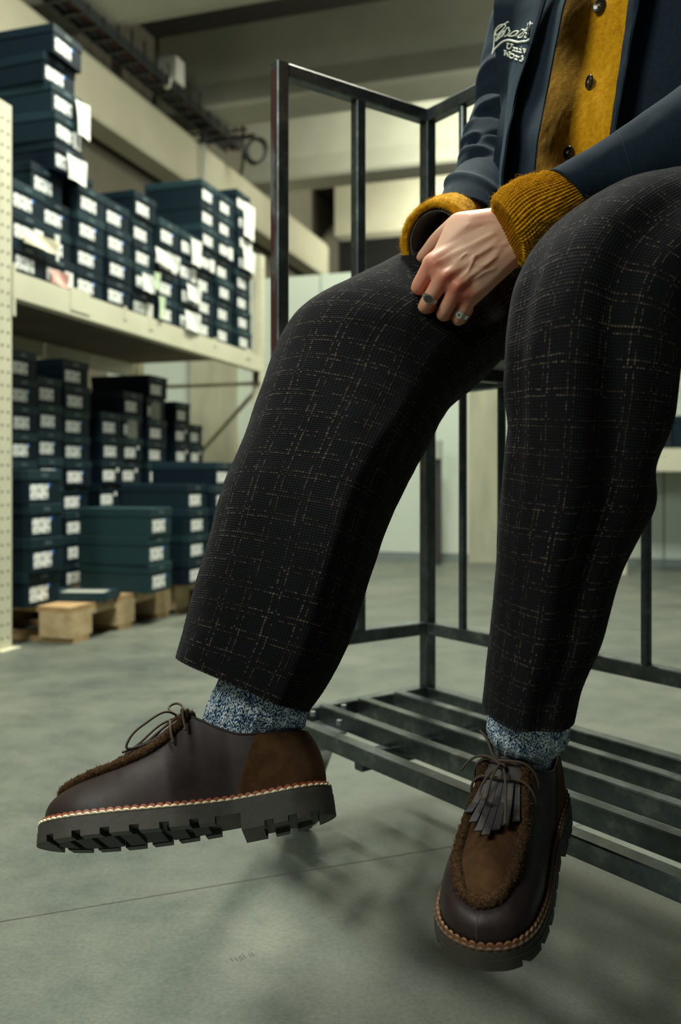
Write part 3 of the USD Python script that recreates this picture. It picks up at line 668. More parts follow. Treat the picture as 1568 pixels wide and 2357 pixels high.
# ------------------------------------------------------------------ lofted clothing
def loft(rows, n_len=120, n_ang=96, power=2.0, fold=None, closed_u=True, circ=None, r_in=0.0):
    """rows: (left x, left y, right x, right y, depth[, thickness ratio[, depth slope]]) of the outline, top to bottom or along the limb.
    Returns vertex grid (n_len, n_ang+1, 3), uv grid; the first and last columns coincide."""
    rows = [tuple(r) + (.75, 0.0)[len(r) - 5:] for r in rows]
    L = np.array([at(r[0], r[1], r[4] - r[6]) for r in rows]); Rr = np.array([at(r[2], r[3], r[4] + r[6]) for r in rows])
    ratio = np.array([r[5] for r in rows])
    C_ = (L + Rr) / 2
    d = np.concatenate([[0], np.cumsum(np.linalg.norm(np.diff(L, axis=0), axis=1) * .5 + np.linalg.norm(np.diff(Rr, axis=0), axis=1) * .5)])
    t = np.linspace(0, d[-1], n_len)
    fL, fR, fq = PchipInterpolator(d, L), PchipInterpolator(d, Rr), PchipInterpolator(d, ratio)
    L, Rr, q = fL(t), fR(t), fq(t)
    from scipy.ndimage import gaussian_filter1d as g1
    sm = n_len / 120 * 1.6
    L, Rr = g1(L, sm, axis=0, mode='nearest'), g1(Rr, sm, axis=0, mode='nearest')
    C_ = (L + Rr) / 2; A = (Rr - L) / 2
    ax = np.gradient(C_, axis=0); ax = g1(ax, 4, axis=0, mode='nearest')
    B = np.cross(A, ax); B /= np.linalg.norm(B, axis=1, keepdims=True)
    eye = np.array([0, 0, CAMZ]); s = np.sign(((eye - C_) * B).sum(1)); s = np.sign(s.sum()); B *= s
    B *= (np.linalg.norm(A, axis=1) * q)[:, None]
    th = np.linspace(0, 2 * np.pi, n_ang + 1)          # 0: right outline, pi/2: facing the camera, pi: left outline
    c, sn = np.cos(th), np.sin(th)
    e = 2 / power
    c2, s2 = np.sign(c) * np.abs(c) ** e, np.sign(sn) * np.abs(sn) ** e
    P = C_[:, None] + A[:, None] * c2[None, :, None] + B[:, None] * s2[None, :, None]
    N = np.cross(np.gradient(P, axis=1), np.gradient(P, axis=0)); N[:, 0] = N[:, -1] = N[:, 0] + N[:, -1]
    N /= np.maximum(np.linalg.norm(N, axis=2, keepdims=True), 1e-9)
    if ((P - C_[:, None]) * N).sum() < 0: N = -N
    vl = np.concatenate([[0], np.cumsum(np.linalg.norm(np.diff(C_, axis=0), axis=1))])
    if circ is None: circ = 2 * np.pi * np.linalg.norm(A, axis=1).mean() * .9
    UV = np.stack(np.broadcast_arrays(th[None, :] / (2 * np.pi) * circ, vl[:, None]), -1)
    if fold is not None:
        P = P + N * fold(th[None, :], vl[:, None], vl[-1], P)[..., None]
        P[:, -1] = P[:, 0]
    return P, UV, N
def grid_faces(n, m, flip=False):
    i, j = np.meshgrid(np.arange(n - 1), np.arange(m - 1), indexing='ij'); a = (i * m + j).ravel()
    q = np.stack([a, a + 1, a + m + 1, a + m], 1)
    return q[:, ::-1] if flip else q
def grid_mesh(P, flip=False):
    n, m = P.shape[:2]; return quads(P.reshape(-1, 3), grid_faces(n, m, flip))
def add_uvmesh(name, Ps, UVs, m, parent, flips=None, label=None):
    V, U, F, k = [], [], [], 0
    for i, (P, UV) in enumerate(zip(Ps, UVs)):
        n, mm = P.shape[:2]
        q = grid_faces(n, mm, bool(flips and flips[i]))
        F.append(q + k); V.append(P.reshape(-1, 3)); U.append(UV.reshape(-1, 2)); k += n * mm
    q = np.vstack(F); f = np.vstack([q[:, [0, 1, 2]], q[:, [0, 2, 3]]])
    return obj(name, tm(np.vstack(V), f), m, parent, smooth=True, uv=np.vstack(U), label=label)
def g(x, c, w): return np.exp(-((x - c) / w) ** 2)
def wrapg(th, c, w):
    d = (th - c + np.pi) % (2 * np.pi) - np.pi; return np.exp(-(d / w) ** 2)

person = thing('person', 'person sitting on the steel trolley in navy jacket, mustard cardigan and dark checked wool trousers', 'person')
# ------------------------------------------------------------------ trousers
legR = [(540, 1395, 660, 1440, .985, .7)]
legR = [
 (402, 1520, 706, 1650, .965, .72), (437, 1392, 803, 1486, .98, .72), (478, 1248, 856, 1335, 1.0, .72), (514, 1125, 896, 1205, 1.025, .74),
 (556, 1030, 948, 1100, 1.05, .76), (598, 905, 994, 1012, 1.08, .78), (626, 828, 1040, 925, 1.105, .80), (650, 775, 1075, 893, 1.12, .82),
 (690, 733, 1112, 866, 1.135, .84), (760, 694, 1150, 832, 1.15, .86), (850, 650, 1182, 796, 1.17, .9), (935, 614, 1235, 775, 1.20, .95),
 (1040, 585, 1290, 770, 1.24, 1.0), (1150, 560, 1370, 765, 1.29, 1.0), (1260, 545, 1450, 750, 1.34, 1.0), (1350, 545, 1530, 735, 1.38, 1.0)]
def foldR(th, v, Lt, P):
    f = 0.004 * (meshkit.fbm(P * 14, 3, 5) - .5) + .0016 * (meshkit.fbm(P * np.array([60, 60, 25]), 2, 9) - .5)
    dcr = np.abs((th - 1.08 - .10 * np.sin(v * 11) + np.pi) % (2 * np.pi) - np.pi)
    f = f + .015 * np.exp(-dcr / .30) * g(v, .18, .26) - .004 * wrapg(th, 1.75, .35) * g(v, .2, .2) - .006 * wrapg(th, .45, .4) * g(v, .2, .22)
    f = f + .003 * wrapg(th, 2.4 + 0 * v, .30) * g(v, .20, .28)                 # soft front crease
    f = f - .005 * wrapg(th, 1.15 - .3 * v, .22) * g(v, .30, .16)
    f = f + .007 * wrapg(th, .7 + 1.2 * (v - .5), .20) * g(v, .50, .07)          # folds behind the knee
    f = f - .006 * wrapg(th, .95 + 1.5 * (v - .55), .15) * g(v, .55, .06)
    f = f + .006 * wrapg(th, 1.3 + 2.0 * (v - .66), .2) * g(v, .66, .06)
    f = f - .004 * wrapg(th, 1.75 + 2.2 * (v - .68), .2) * g(v, .70, .06)
    return f
PR_, UR_, NR_ = loft(legR, 190, 128, 2.15, foldR, circ=.50)
legL = [
 (1109, 1640, 1317, 1655, .885, 1.15), (1119, 1555, 1335, 1570, .88, 1.1), (1133, 1445, 1385, 1455, .87, 1.0), (1141, 1330, 1415, 1335, .86, .9),
 (1146, 1225, 1460, 1225, .855, .84), (1160, 1110, 1506, 1120, .85, .8), (1163, 1030, 1523, 1040, .846, .78), (1159, 950, 1541, 965, .845, .78),
 (1161, 850, 1550, 880, .845, .8), (1167, 770, 1556, 815, .85, .82), (1178, 690, 1566, 775, .857, .84), (1194, 632, 1585, 752, .866, .86),
 (1230, 565, 1606, 742, .88, .9), (1285, 515, 1640, 728, .90, .95), (1360, 480, 1690, 712, .93, 1.0), (1460, 455, 1760, 690, .97, 1.0),
 (1568, 437, 1840, 660, 1.02, 1.0), (1700, 430, 1920, 640, 1.10, 1.0), (1800, 430, 1990, 620, 1.17, 1.0)]
def foldL(th, v, Lt, P):
    f = 0.0035 * (meshkit.fbm(P * 14, 3, 15) - .5) + .0016 * (meshkit.fbm(P * np.array([60, 60, 25]), 2, 19) - .5)
    c = 1.72 - .10 * np.sin(v * 9)
    f = f + .011 * wrapg(th, c + .22, .30) * g(v, .26, .26) - .012 * wrapg(th, c - .16, .20) * g(v, .24, .24)   # pressed crease with a shaded trough
    f = f - .006 * wrapg(th, 2.75, .22) * g(v, .34, .14) + .004 * wrapg(th, .6, .3) * g(v, .32, .05) - .006 * wrapg(th, .35, .4) * g(v, .255, .022) + .005 * wrapg(th, .3, .4) * g(v, .21, .03)
    f = f - .005 * wrapg(th, 3.1, .5) * g(v, .29, .02) + .004 * wrapg(th, 1.2, .3) * g(v, .52, .05)
    return f
PL_, UL_, NL_ = loft(legL, 190, 128, 2.15, foldL, circ=.50)
def with_lining(P, UV, N, k, th=.0028):
    """turns the hem in: a rim and an inner face up to ring k"""
    inn = P[:k] - N[:k] * th
    rim = np.stack([P[0], P[0] - N[0] * th * .5 - unit(P[3].mean(0) - P[0].mean(0)) * .001, P[0] - N[0] * th])
    return [P, rim, inn], [UV, np.repeat(UV[:1], 3, 0), UV[:k]], [False, True, True]
a1 = with_lining(PR_, UR_, NR_, 50); a2 = with_lining(PL_, UL_ + np.array([.31, .004]), NL_, 50)
# seat of the trousers
hipR, hipL = PR_[-1].mean(0), PL_[-1].mean(0)
HC = (hipR + hipL) / 2
def ell_hull(cs):
    return manifold3d.Manifold.batch_hull([manifold3d.Manifold.sphere(r, 32).translate(tuple(c)) for c, r in cs])
pel = ell_hull([(hipR + (0, 0, .01), .085), (hipL + (0, 0, .0), .085), (HC + D1 * .09 + (0, 0, .02), .10), (HC + (0, 0, .10), .10)]).refine_to_length(.02)
pm = pel.to_mesh(); pv, pf = np.array(pm.vert_properties[:, :3]), np.array(pm.tri_verts)
V, U, F, k = [], [], [], 0
for Ps, UVs, fl_ in (a1, a2):
    for P, UV, fl2 in zip(Ps, UVs, fl_):
        n_, m_ = P.shape[:2]; q = grid_faces(n_, m_, fl2); F.append(np.vstack([q[:, [0, 1, 2]], q[:, [0, 2, 3]]]) + k); V.append(P.reshape(-1, 3)); U.append(UV.reshape(-1, 2)); k += n_ * m_
F.append(pf + k); V.append(pv); U.append(pv[:, [1, 2]])
trousers = obj('trousers', tm(np.vstack(V), np.vstack(F)), M['wool_check'], person, smooth=True, uv=np.vstack(U))

# ------------------------------------------------------------------ socks
def ribs(n, amp):
    return lambda th, v, Lt, P: amp * np.cos(th * n) + .0012 * (meshkit.fbm(P * 90, 2, 3) - .5)
# ------------------------------------------------------------------ shoes: x from heel to toe, y to the wearer's left, z up from the welt
TOP = np.array([(.281, 0, .0265), (.2755, .014, .0285), (.258, .0235, .0335), (.235, .029, .0385), (.205, .0295, .046), (.18, .0275, .056), (.163, .0245, .068), (.150, .0225, .080), (.1417, .0215, .0895), (.129, .026, .0825), (.1075, .031, .069), (.081, .033, .0592), (.0446, .030, .0575), (.02, .018, .0588), (.0128, 0, .060)])
BOT = np.array([(.299, 0), (.2945, .018), (.281, .034), (.252, .0455), (.215, .0485), (.185, .046), (.162, .043), (.147, .0405), (.135, .0385), (.122, .0365), (.100, .034), (.075, .033), (.042, .0325), (.013, .021), (.001, 0)])
SL = .300
def sag(x): x = np.asarray(x); return -.008 * 4 * x * (SL - x) / SL ** 2
def swing(x): return .006 * np.sin(np.clip((np.asarray(x) - .1) / .2, 0, 1) * np.pi) - .004 * np.clip((np.asarray(x) - .1) / .2, 0, 1)
class Shoe:
    def __init__(s, med, M4):
        """med: +1 when the inner (medial) side is at +y"""
        s.med, s.M4 = med, M4
        k = np.linspace(0, 14, 15)
        s.fT, s.fB = PchipInterpolator(k, TOP), PchipInterpolator(k, BOT)
    def side(s, k, v, sgn, off=0.0):
        """a point of the upper: k station 0 (toe) .. 14 (heel), v 0 (welt) .. 1 (seam or topline), side sgn"""
        k, v = np.broadcast_arrays(np.asarray(k, float), np.asarray(v, float))
        T_, B_ = s.fT(k), s.fB(k)
        ox = np.stack([np.interp(k, [0, 1, 2.5, 5, 12, 13, 14], [1, .8, .4, 0, 0, -.6, -1]), np.interp(k, [0, 1, 2, 3, 12, 13, 14], [0, .6, .9, 1, 1, .8, 0])], -1)
        bul = np.interp(k, [0, 3, 6, 9, 12, 14], [.004, .0025, .001, .001, .002, .004])
        c = B_ + ox * bul[..., None]
        zt = T_[..., 2]; zc = sag(B_[..., 0]) * .5 + zt * np.interp(k, [0, 2, 5, 8, 11, 14], [.80, .72, .55, .50, .55, .6])
        w0, w1, w2 = (1 - v) ** 2, 2 * v * (1 - v), v ** 2
        xy = w0[..., None] * B_ + w1[..., None] * c + w2[..., None] * T_[..., :2]
        z = w0 * sag(B_[..., 0]) + w1 * zc + w2 * zt
        if off: xy = xy + ox * off
        y = sgn * xy[..., 1] * 1.0 + s.med * swing(xy[..., 0])
        return np.stack([xy[..., 0], y, z], -1)
    def W(s, p):
        p = np.asarray(p, float); return p @ s.M4[:3, :3].T + s.M4[:3, 3]
    def outline(s, off, n=160):
        k = np.linspace(0, 14, n)
        B_ = s.fB(k); a = np.stack([B_[:, 0], B_[:, 1] + s.med * swing(B_[:, 0])], 1); b = np.stack([B_[:, 0], -B_[:, 1] + s.med * swing(B_[:, 0])], 1)[::-1]
        return Polygon(np.vstack([a, b])).buffer(0).buffer(off, 12)
def warp(m, fz):
    V = m.vertices.copy(); V[:, 2] += fz(V[:, 0]); m.vertices = V; return m
def build_shoe(med, M4, stitch_mat, scallop_mat, sd):
    r = np.random.default_rng(sd)
    S = Shoe(med, M4); W = S.W
    def put(m): m.vertices = W(m.vertices); return m
    kk, vv = np.linspace(0, 14, 113), np.linspace(0, 1, 25)
    K, Vv = np.meshgrid(kk, vv, indexing='ij')
    gl, gr = S.side(K, Vv, 1), S.side(K, Vv, -1)
    gl_in = [S.side(kk[:, None], np.array([1.0, .94, .8, .55, .3])[None], sg, -.0025) for sg in (1, -1)]
    U = np.concatenate([gl[::-1], gr[1:]])                 # heel -> toe -> heel, left side first
    up = grid_mesh(W(U)); 
    inn = np.concatenate([gl_in[0][::-1], gl_in[1][1:]])
    inn_m = grid_mesh(W(inn), True)
    # toe cap darts etc. need no geometry beyond the seam; make outward normals
    c0 = W(np.array([.15, 0, .02]))
    def outward(m, ref):
        n = m.face_normals; cc = m.triangles_center - ref
        if (n * cc).sum() < 0: m.invert()
        return m
    outward(up, c0)
    sh = obj('shoe', cat_([up, inn_m]), M['leather_dark'], person, smooth=60)
    # apron
    na = 60
    ka = np.linspace(0, 8, na)
    Tl, Tr = S.side(ka, 1.0, 1), S.side(ka, 1.0, -1)
    w = np.linspace(0, 1, 25)
    A = Tl[:, None] * (1 - w)[None, :, None] + Tr[:, None] * w[None, :, None]
    half = np.abs(Tl[:, 1] - Tr[:, 1]) / 2
    A[..., 2] += (half * .30)[:, None] * (1 - (2 * w - 1) ** 2)[None] ** .8 + .0007 * (meshkit.noise(A * 120, 4) - .5)
    A[..., 0] += (half * .10)[:, None] * (1 - (2 * w - 1) ** 2)[None]
    ap = outward(grid_mesh(W(A)), W(np.array([.2, 0, -.05])))
    obj('apron', ap, M['suede_brown'], sh, smooth=True)
    # suede heel counter, proud of the side
    n1 = 40
    cs = []
    for sg in (1, -1):
        vs = np.linspace(.0, .985, n1)
        k0 = np.interp(vs, [0, 1], [10.15, 11.35])
        G = np.stack([S.side(k0[j] + (14 - k0[j]) * np.linspace(0, 1, 40), np.full(40, vs[j]), sg, .0011) for j in range(n1)], 1)
        G[0] = S.side(k0, vs, sg, .0001)
        cs.append(outward(grid_mesh(W(G)), c0))
    obj('heel_counter', cat_(cs), M['suede_brown'], sh, smooth=60, label='brown suede heel counter')
    # piled suede edge round the apron
    path = np.vstack([S.side(np.linspace(8.05, 0, 90), 1.0, 1), S.side(np.linspace(0, 8.05, 90), 1.0, -1)[1:]])
    path[:, 2] += .0022
    rad = .0056 + .0008 * np.sin(np.arange(len(path)) * 1.7) * .5
    tb = tube(path, rad, 14); V = tb.vertices; V = V + (meshkit.noise(V * 420, 3)[:, None] - .5) * .0022 * unit_rows(V - np.repeat(path, 14, 0)[:len(V)])
    tb.vertices = W(V); obj('piled_edge', tb, M['suede_pile'], sh, smooth=True)
    hairs = []
    for _ in range(5200):
        i = r.integers(0, len(path)); d = unit(r.normal(size=3)); d[2] = abs(d[2]) * .9
        b = path[i] + d * .0046 + r.normal(size=3) * .0007
        l = r.uniform(.0012, .0036); e = unit(d + r.normal(size=3) * .6)
        hairs.append(W(np.array([b, b + e * l * .5, b + e * l + r.normal(size=3) * .0005])))
    curves('edge_pile', hairs[:3600], .00028, M['suede_hair'], sh); curves('edge_pile', hairs[3600:], .0003, M['suede_hair_dark'], sh)
    # topline piping
    tp = np.vstack([S.side(np.linspace(8.0, 14, 60), 1.0, 1), S.side(np.linspace(14, 8.0, 60), 1.0, -1)[1:]])
    obj('topline_piping', tube(W(tp), .0013, 8), M['leather_dark'], sh, smooth=True)
    # toe seam
    obj('toe_seam', tube(W(S.side(np.zeros(14), np.linspace(.1, .95, 14), 1) + np.array([.0002, 0, 0])), .0006, 6), M['lace_cord'], sh)
    # welt strip, scallops, braided stitches
    wl = trimesh.creation.extrude_polygon(S.outline(.0058).difference(S.outline(-.004)), .0024, engine='earcut'); wl.apply_translation((0, 0, -.0026))
    obj('welt', put(warp(wl.subdivide_to_size(.02), sag)), M[scallop_mat if stitch_mat == 'stitch_brown' else 'rubber_sole'], sh)
    ring = S.outline(.0030).exterior; n = int(ring.length / .0082)
    for i in range(n):
        a, b, c = (np.array(ring.interpolate((i + q) / n, normalized=True).coords[0]) for q in (0, .5, 1))
        tdir = unit(c - a); nd = np.array([tdir[1], -tdir[0]])
        if (b - np.array([.15, 0])) @ nd < 0 and abs(b[1]) > .01: nd = -nd
        if abs(b[1]) <= .01 and (b[0] - .15) * nd[0] < 0: nd = -nd
        z0 = float(sag(b[0]))
        th = np.linspace(0, np.pi, 9); hw = .0046
        prof = np.stack([np.cos(th) * hw, np.sin(th) * .0052], 1)
        o1 = np.array([[*(b + tdir * x + nd * (.0016 - .0006 * zz / .0048)), z0 + zz - .0006] for x, zz in prof]); o0 = o1 - np.array([*(nd * .0022), 0])
        obj('welt_scallop', box8(W(np.vstack([o0, o1]))), M[scallop_mat], sh)
    ring2 = S.outline(.0056).exterior; n = int(ring2.length / .0079)
    for i in range(n):
        q = [np.array(ring2.interpolate(((i + x) / n) % 1, normalized=True).coords[0]) for x in (.04, .3, .5, .7, .96)]
        P = np.array([[*p, float(sag(p[0])) - .0004 + dz] for p, dz in zip(q, (-.0004, .0003, .0005, .0003, -.0004))])
        obj('welt_stitch', tube(W(P), [.0006, .0015, .0017, .0015, .0006], 6), M[stitch_mat], sh, smooth=True)
    # outsole: midsole slab, lugs round the edge, heel block, tread bars
    def slab_(poly, z0, z1):
        ms = []
        for gme in getattr(poly, 'geoms', [poly]):
            if gme.area < 6e-6: continue
            m = trimesh.creation.extrude_polygon(gme, z1 - z0, engine='earcut'); m.apply_translation((0, 0, z0)); ms.append(warp(m.subdivide_to_size(.025), sag))
        return ms
    O = S.outline(.0068)
    so = put(cat_(slab_(O, -.0095, -.0026) + slab_(S.outline(.0074), -.0150, -.0095)))
    sole = obj('sole', so, M['rubber_sole'], sh, smooth=35, label='dark green-black rubber sole')
    O2 = S.outline(.0076)
    # forefoot and waist lugs
    front = O2.intersection(sbox(.118, -.1, .34, .1)); heel = O2.intersection(sbox(-.05, -.1, .092, .1))
    ringf = front.difference(O2.buffer(-.020)); cuts = []
    for k in range(6):
        x = .138 + k * .029
        for sg in (1, -1):
            cuts.append(Polygon([(x - .003, sg * .005), (x + .003, sg * .005), (x + .006 , sg * .08), (x - .005, sg * .08)]))
    lug = ringf.difference(unary_union(cuts))
    for gme in getattr(lug, 'geoms', [lug]):
        if gme.area > 4e-5:
            for m in slab_(gme, -.0208, -.0150): obj('outsole_lug', put(m), M['rubber_sole'], sole)
    inner = O2.buffer(-.023).intersection(sbox(.125, -.1, .285, .1))
    for k in range(7):
        x = .127 + k * .0235
        for m in slab_(inner.intersection(sbox(x, -.1, x + .017, .1)), -.0200, -.0150): obj('outsole_lug', put(m), M['rubber_tread'], sole)
    hb = slab_(heel, -.0265, -.0150)
    hk = obj('heel_block', put(cat_(hb)), M['rubber_sole'], sole)
    ringh = heel.difference(O2.buffer(-.018)).union(heel.intersection(sbox(.070, -.1, .092, .1))).difference(unary_union([Polygon([(x, .004 * sg), (x + .007, .004 * sg), (x + .010, .08 * sg), (x - .002, .08 * sg)]) for x in (.012, .036, .060) for sg in (1, -1)]))
    for gme in getattr(ringh, 'geoms', [ringh]):
        for m in slab_(gme, -.0315, -.0265): obj('outsole_lug', put(m), M['rubber_sole'], sole)
    # tongue and kiltie fringe
    nt = 26
    xs = np.linspace(.1375, .163, nt); zs_ = np.interp(xs, [.1375, .1417, .150, .163], [.0905, .0895, .0845, .0755]) + .0042
    G = np.array([[[x, y + med * swing(x), z + .0035 * (1 - (y / .019) ** 2)] for y in np.linspace(-.019, .019, 13)] for x, z in zip(xs, zs_)])
    G2 = G - np.array([.001, 0, .0022])
    tongue = obj('tongue', cat_([outward(grid_mesh(W(G)), W(np.array([.15, 0, 0]))), grid_mesh(W(G2), True), tube(W(G[0] - [0, 0, .001]), .0016, 8)]), M['kiltie_leather'], sh, smooth=True, label='smooth dark leather tongue')
    tips = [(-.0270, .192), (-.0185, .206), (-.0100, .2185), (-.0018, .2225), (.0064, .213), (.0146, .206), (.0225, .195)]
    for i, (yt, xt) in enumerate(tips):
        y0 = -.0165 + i * .0055; hw0, hw1 = .0026, .0037
        nn = 9; top_ = []
        for q in np.linspace(0, 1, nn):
            x = .1595 + (xt - .1595) * q; y = y0 + (yt - y0) * q; hw = hw0 + (hw1 - hw0) * q
            zb = np.interp(x, [.15, .163, .18, .205, .235], [.0835, .0745, .0630, .0545, .0475]) + .0070 + .0030 * q ** 2 + .0009 * (i % 2) + .0010 * ((i * 7) % 3)
            zb -= .22 * abs(y) * (.5 + .5 * q)
            top_.append([[x - (.0016 if q == 1 else 0) * sg, y + sg * hw + med * swing(x), zb] for sg in (-1, 1)])
        top_ = np.array(top_); lo = top_ - np.array([0, 0, .0014])
        ring_ = np.stack([top_[:, 0], top_[:, 1], lo[:, 1], lo[:, 0], top_[:, 0]], 1)
        m = grid_mesh(W(ring_)); endc = box8(W(np.vstack([top_[-1], lo[-1], top_[-1] - [.0002, 0, 0]])))
        m.fix_normals(); obj('kiltie_strip', cat_([m, endc]), M['kiltie_leather'], tongue)
    return S, sh
def unit_rows(v): return v / np.maximum(np.linalg.norm(v, axis=1, keepdims=True), 1e-9)
def shoe_frame(px, py, D, local, ang, alpha, roll):
    p = at(px, py, D); eye = np.array([0, 0, CAMZ]); ray = unit(p - eye)
    right = unit(np.cross(ray, (0, 0, 1))); up = np.cross(right, ray)
    a, al, ro = map(math.radians, (ang, alpha, roll))
    s = math.cos(a) * right + math.sin(a) * up
    F = math.cos(al) * s - math.sin(al) * ray
    Z = unit(up - (up @ F) * F) if abs(up @ F) < .97 else unit(-ray + (ray @ F) * F)
    Y = np.cross(Z, F)
    Z, Y = math.cos(ro) * Z + math.sin(ro) * Y, math.cos(ro) * Y - math.sin(ro) * Z
    M4 = np.eye(4); M4[:3, 0], M4[:3, 1], M4[:3, 2] = F, Y, Z
    M4[:3, 3] = p - M4[:3, :3] @ np.asarray(local, float)
    return M4
# wearer's right shoe, seen from its inner side, toe to the left
MR = shoe_frame(752, 1812, .955, (0, 0, 0), 187.1, 2, SHOE_R_ROLL := -12)
SR, shR = build_shoe(+1, MR, 'stitch_cream', 'welt_tan', 21)
ML = shoe_frame(1090, 2172, .795, (.299, 0, 0), 245.5, 48, 8)
SL_, shL = build_shoe(-1, ML, 'stitch_brown', 'welt_brown', 22)
def lace(S, sh, lines, r=.0014):
    ms = [tube(S.W(spline(l, 12 * len(l))), r, 8) for l in lines]
    knot = trimesh.creation.icosphere(2, 1.0); knot.vertices = S.W(knot.vertices * [.0042, .0046, .0036] + np.array(lines[0][0]) * [1, 0, 1] + [0, lines[0][0][1], 0])
    obj('shoelace', cat_(ms + [knot]), M['lace_cord'], sh, smooth=True)
KN = (.1545, .000, .0965)
def bars(med):
    out = []
    for x, z in ((.1475, .0875), (.1615, .0755)):
        out.append([(x - .004, .034, z - .017), (x - .001, .0305, z + .002), (x, .022, z + .0105), (x + .003, .006, z + .0135), (x + .003, -.006, z + .0135), (x, -.022, z + .0105), (x - .001, -.0305, z + .002), (x - .004, -.034, z - .017)])
    return out
def y_off(lines, med): return [[(x, y + med * float(swing(x)), z) for x, y, z in l] for l in lines]
lace(SR, shR, y_off([[KN, (.165, .012, .100), (.188, .020, .088), (.207, .022, .070), (.209, .020, .064), (.200, .017, .064), (.178, .010, .078), KN],
                     [KN, (.150, -.008, .108), (.158, -.012, .116), (.166, -.010, .112), (.160, -.004, .102), KN],
                     [KN, (.172, .004, .090), (.190, .012, .074), (.205, .016, .063), (.214, .019, .060)],
                     [KN, (.168, -.006, .092), (.190, -.010, .074), (.205, -.012, .066)]] + bars(1), 1))
lace(SL_, shL, y_off([[KN, (.150, -.010, .106), (.136, -.022, .118), (.127, -.030, .119), (.126, -.026, .114), (.140, -.014, .108), KN],
                     [KN, (.168, .001, .104), (.185, -.005, .090), (.193, -.009, .080), (.190, -.013, .080), (.176, -.010, .094), KN],
                     [KN, (.172, .008, .098), (.192, .013, .082), (.212, .016, .068)],
                     [KN, (.151, -.016, .104), (.150, -.034, .098), (.158, -.044, .088)]] + bars(-1), -1))

# the socks come up out of the shoe mouths
def sock(S, rows, ang_shift, fold):
    """rows: outline rows of loft(); two more rings are laid inside the shoe mouth"""
    P, UV, N = loft(rows, 80, 180, 2.1, None, circ=.26)
    th_ = np.linspace(0, 2 * np.pi, 181)
    ring_ = P[-1]
    low = []
    for zc, rx, ry, xc in ((.060, .050, .0265, .078), (.048, .055, .028, .076), (.034, .055, .027, .076)):
        loc = np.stack([xc + rx * np.cos(th_ + ang_shift[0]) * 1.0, ang_shift[1] * ry * np.sin(th_ + ang_shift[0]) + S.med * .0, zc + (.022 if zc > .05 else .012) * np.maximum(np.cos(th_ + ang_shift[0]), 0) ** 1.5], 1)
        low.append(S.W(loc))
    K = np.stack([P[i] for i in range(0, 80, 8)] + low)
    # line the low rings up with the outline rings
    best = min(((np.linalg.norm(np.roll(low[0][:-1], s_, 0) - ring_[:-1], axis=1).sum(), s_, fl) for fl in (1, -1) for s_ in range(0, 180, 3) for low0 in (0,) if fl == 1), key=lambda q: q[0])
    bestr = min(((np.linalg.norm(np.roll(low[0][:-1][::-1], s_, 0) - ring_[:-1], axis=1).sum(), s_) for s_ in range(0, 180, 3)), key=lambda q: q[0])
    for i in range(3):
        q = low[i][:-1]
        q = np.roll(q, best[1], 0) if best[0] <= bestr[0] else np.roll(q[::-1], bestr[1], 0)
        K[10 + i] = np.vstack([q, q[:1]])
    dK = np.concatenate([[0], np.cumsum(np.linalg.norm(np.diff(K.mean(1), axis=0), axis=1) + .002)])
    T_ = np.linspace(0, dK[-1], 110); G = PchipInterpolator(dK, K, axis=0)(T_)
    n_ = np.cross(np.gradient(G, axis=1), np.gradient(G, axis=0)); n_[:, 0] = n_[:, -1] = n_[:, 0] + n_[:, -1]; n_ /= np.maximum(np.linalg.norm(n_, axis=2, keepdims=True), 1e-9)
    if ((G - G.mean(1, keepdims=True)) * n_).sum() < 0: n_ = -n_
    vl = np.broadcast_to(T_[:, None], G.shape[:2]); tt_ = np.broadcast_to(th_[None], G.shape[:2])
    G = G + n_ * (.0016 * np.abs(np.cos(tt_ * 10)) + .0005 * np.cos(tt_ * 40) + .0012 * (meshkit.fbm(G * 90, 2, 3) - .5) + fold(tt_, vl))[..., None]
    G[:, -1] = G[:, 0]
    UV = np.stack([tt_ / (2 * np.pi) * .27, vl], -1)
    return add_uvmesh('sock', [G], [UV], M['marl_knit'], person)
sock(SR, [(560, 1440, 680, 1500, .985, .6), (520, 1530, 694, 1585, .977, .58), (503, 1575, 702, 1636, .974, .52), (480, 1616, 708, 1668, .972, .48)], (0, 1), lambda th, v: -.0025 * g(v, .095, .006) * wrapg(th, .2, 1.2) + .002 * g(v, .082, .01) * wrapg(th, .4, 1.0))
sock(SL_, [(1150, 1540, 1290, 1550, .905, .9), (1135, 1620, 1306, 1625, .915, .9), (1122, 1675, 1306, 1690, .93, .85)], (0, 1), lambda th, v: .003 * g(v, .055, .008) - .0025 * g(v, .043, .006))
# ------------------------------------------------------------------ torso: cardigan and jacket
TC_top, TC_low = np.array([.445, 1.225, 0]), np.array([.392, 1.19, 0])
def torso_c(z): 
    q = (z - .84) / .55; return TC_low * (1 - q) + TC_top * q
def torso_ring(z, th, grow=0.0):
    """th 0: front (towards -D1), +90 deg: the wearer's left side"""
    z = np.asarray(z, float); th = np.asarray(th, float)
    q = np.clip((z - .84) / .55, -.3, 1.6)
    a = np.interp(z, [.78, .86, 1.0, 1.25, 1.42, 1.5, 1.56], [.150, .158, .155, .175, .185, .14, .07]) + grow   # side
    b = np.interp(z, [.78, .86, 1.0, 1.25, 1.42, 1.5, 1.56], [.118, .122, .118, .122, .115, .09, .06]) + grow   # front-back
    c = TC_low[None] * (1 - q.ravel()[:, None]) + TC_top[None] * q.ravel()[:, None]
    c = c.reshape(z.shape + (3,))
    e = .92
    co, si = np.cos(th), np.sin(th)
    co = np.sign(co) * np.abs(co) ** e; si = np.sign(si) * np.abs(si) ** e
    return c - D1 * (b * co)[..., None] - D2 * (a * si)[..., None] + np.array([0, 0, 1.0]) * z[..., None]
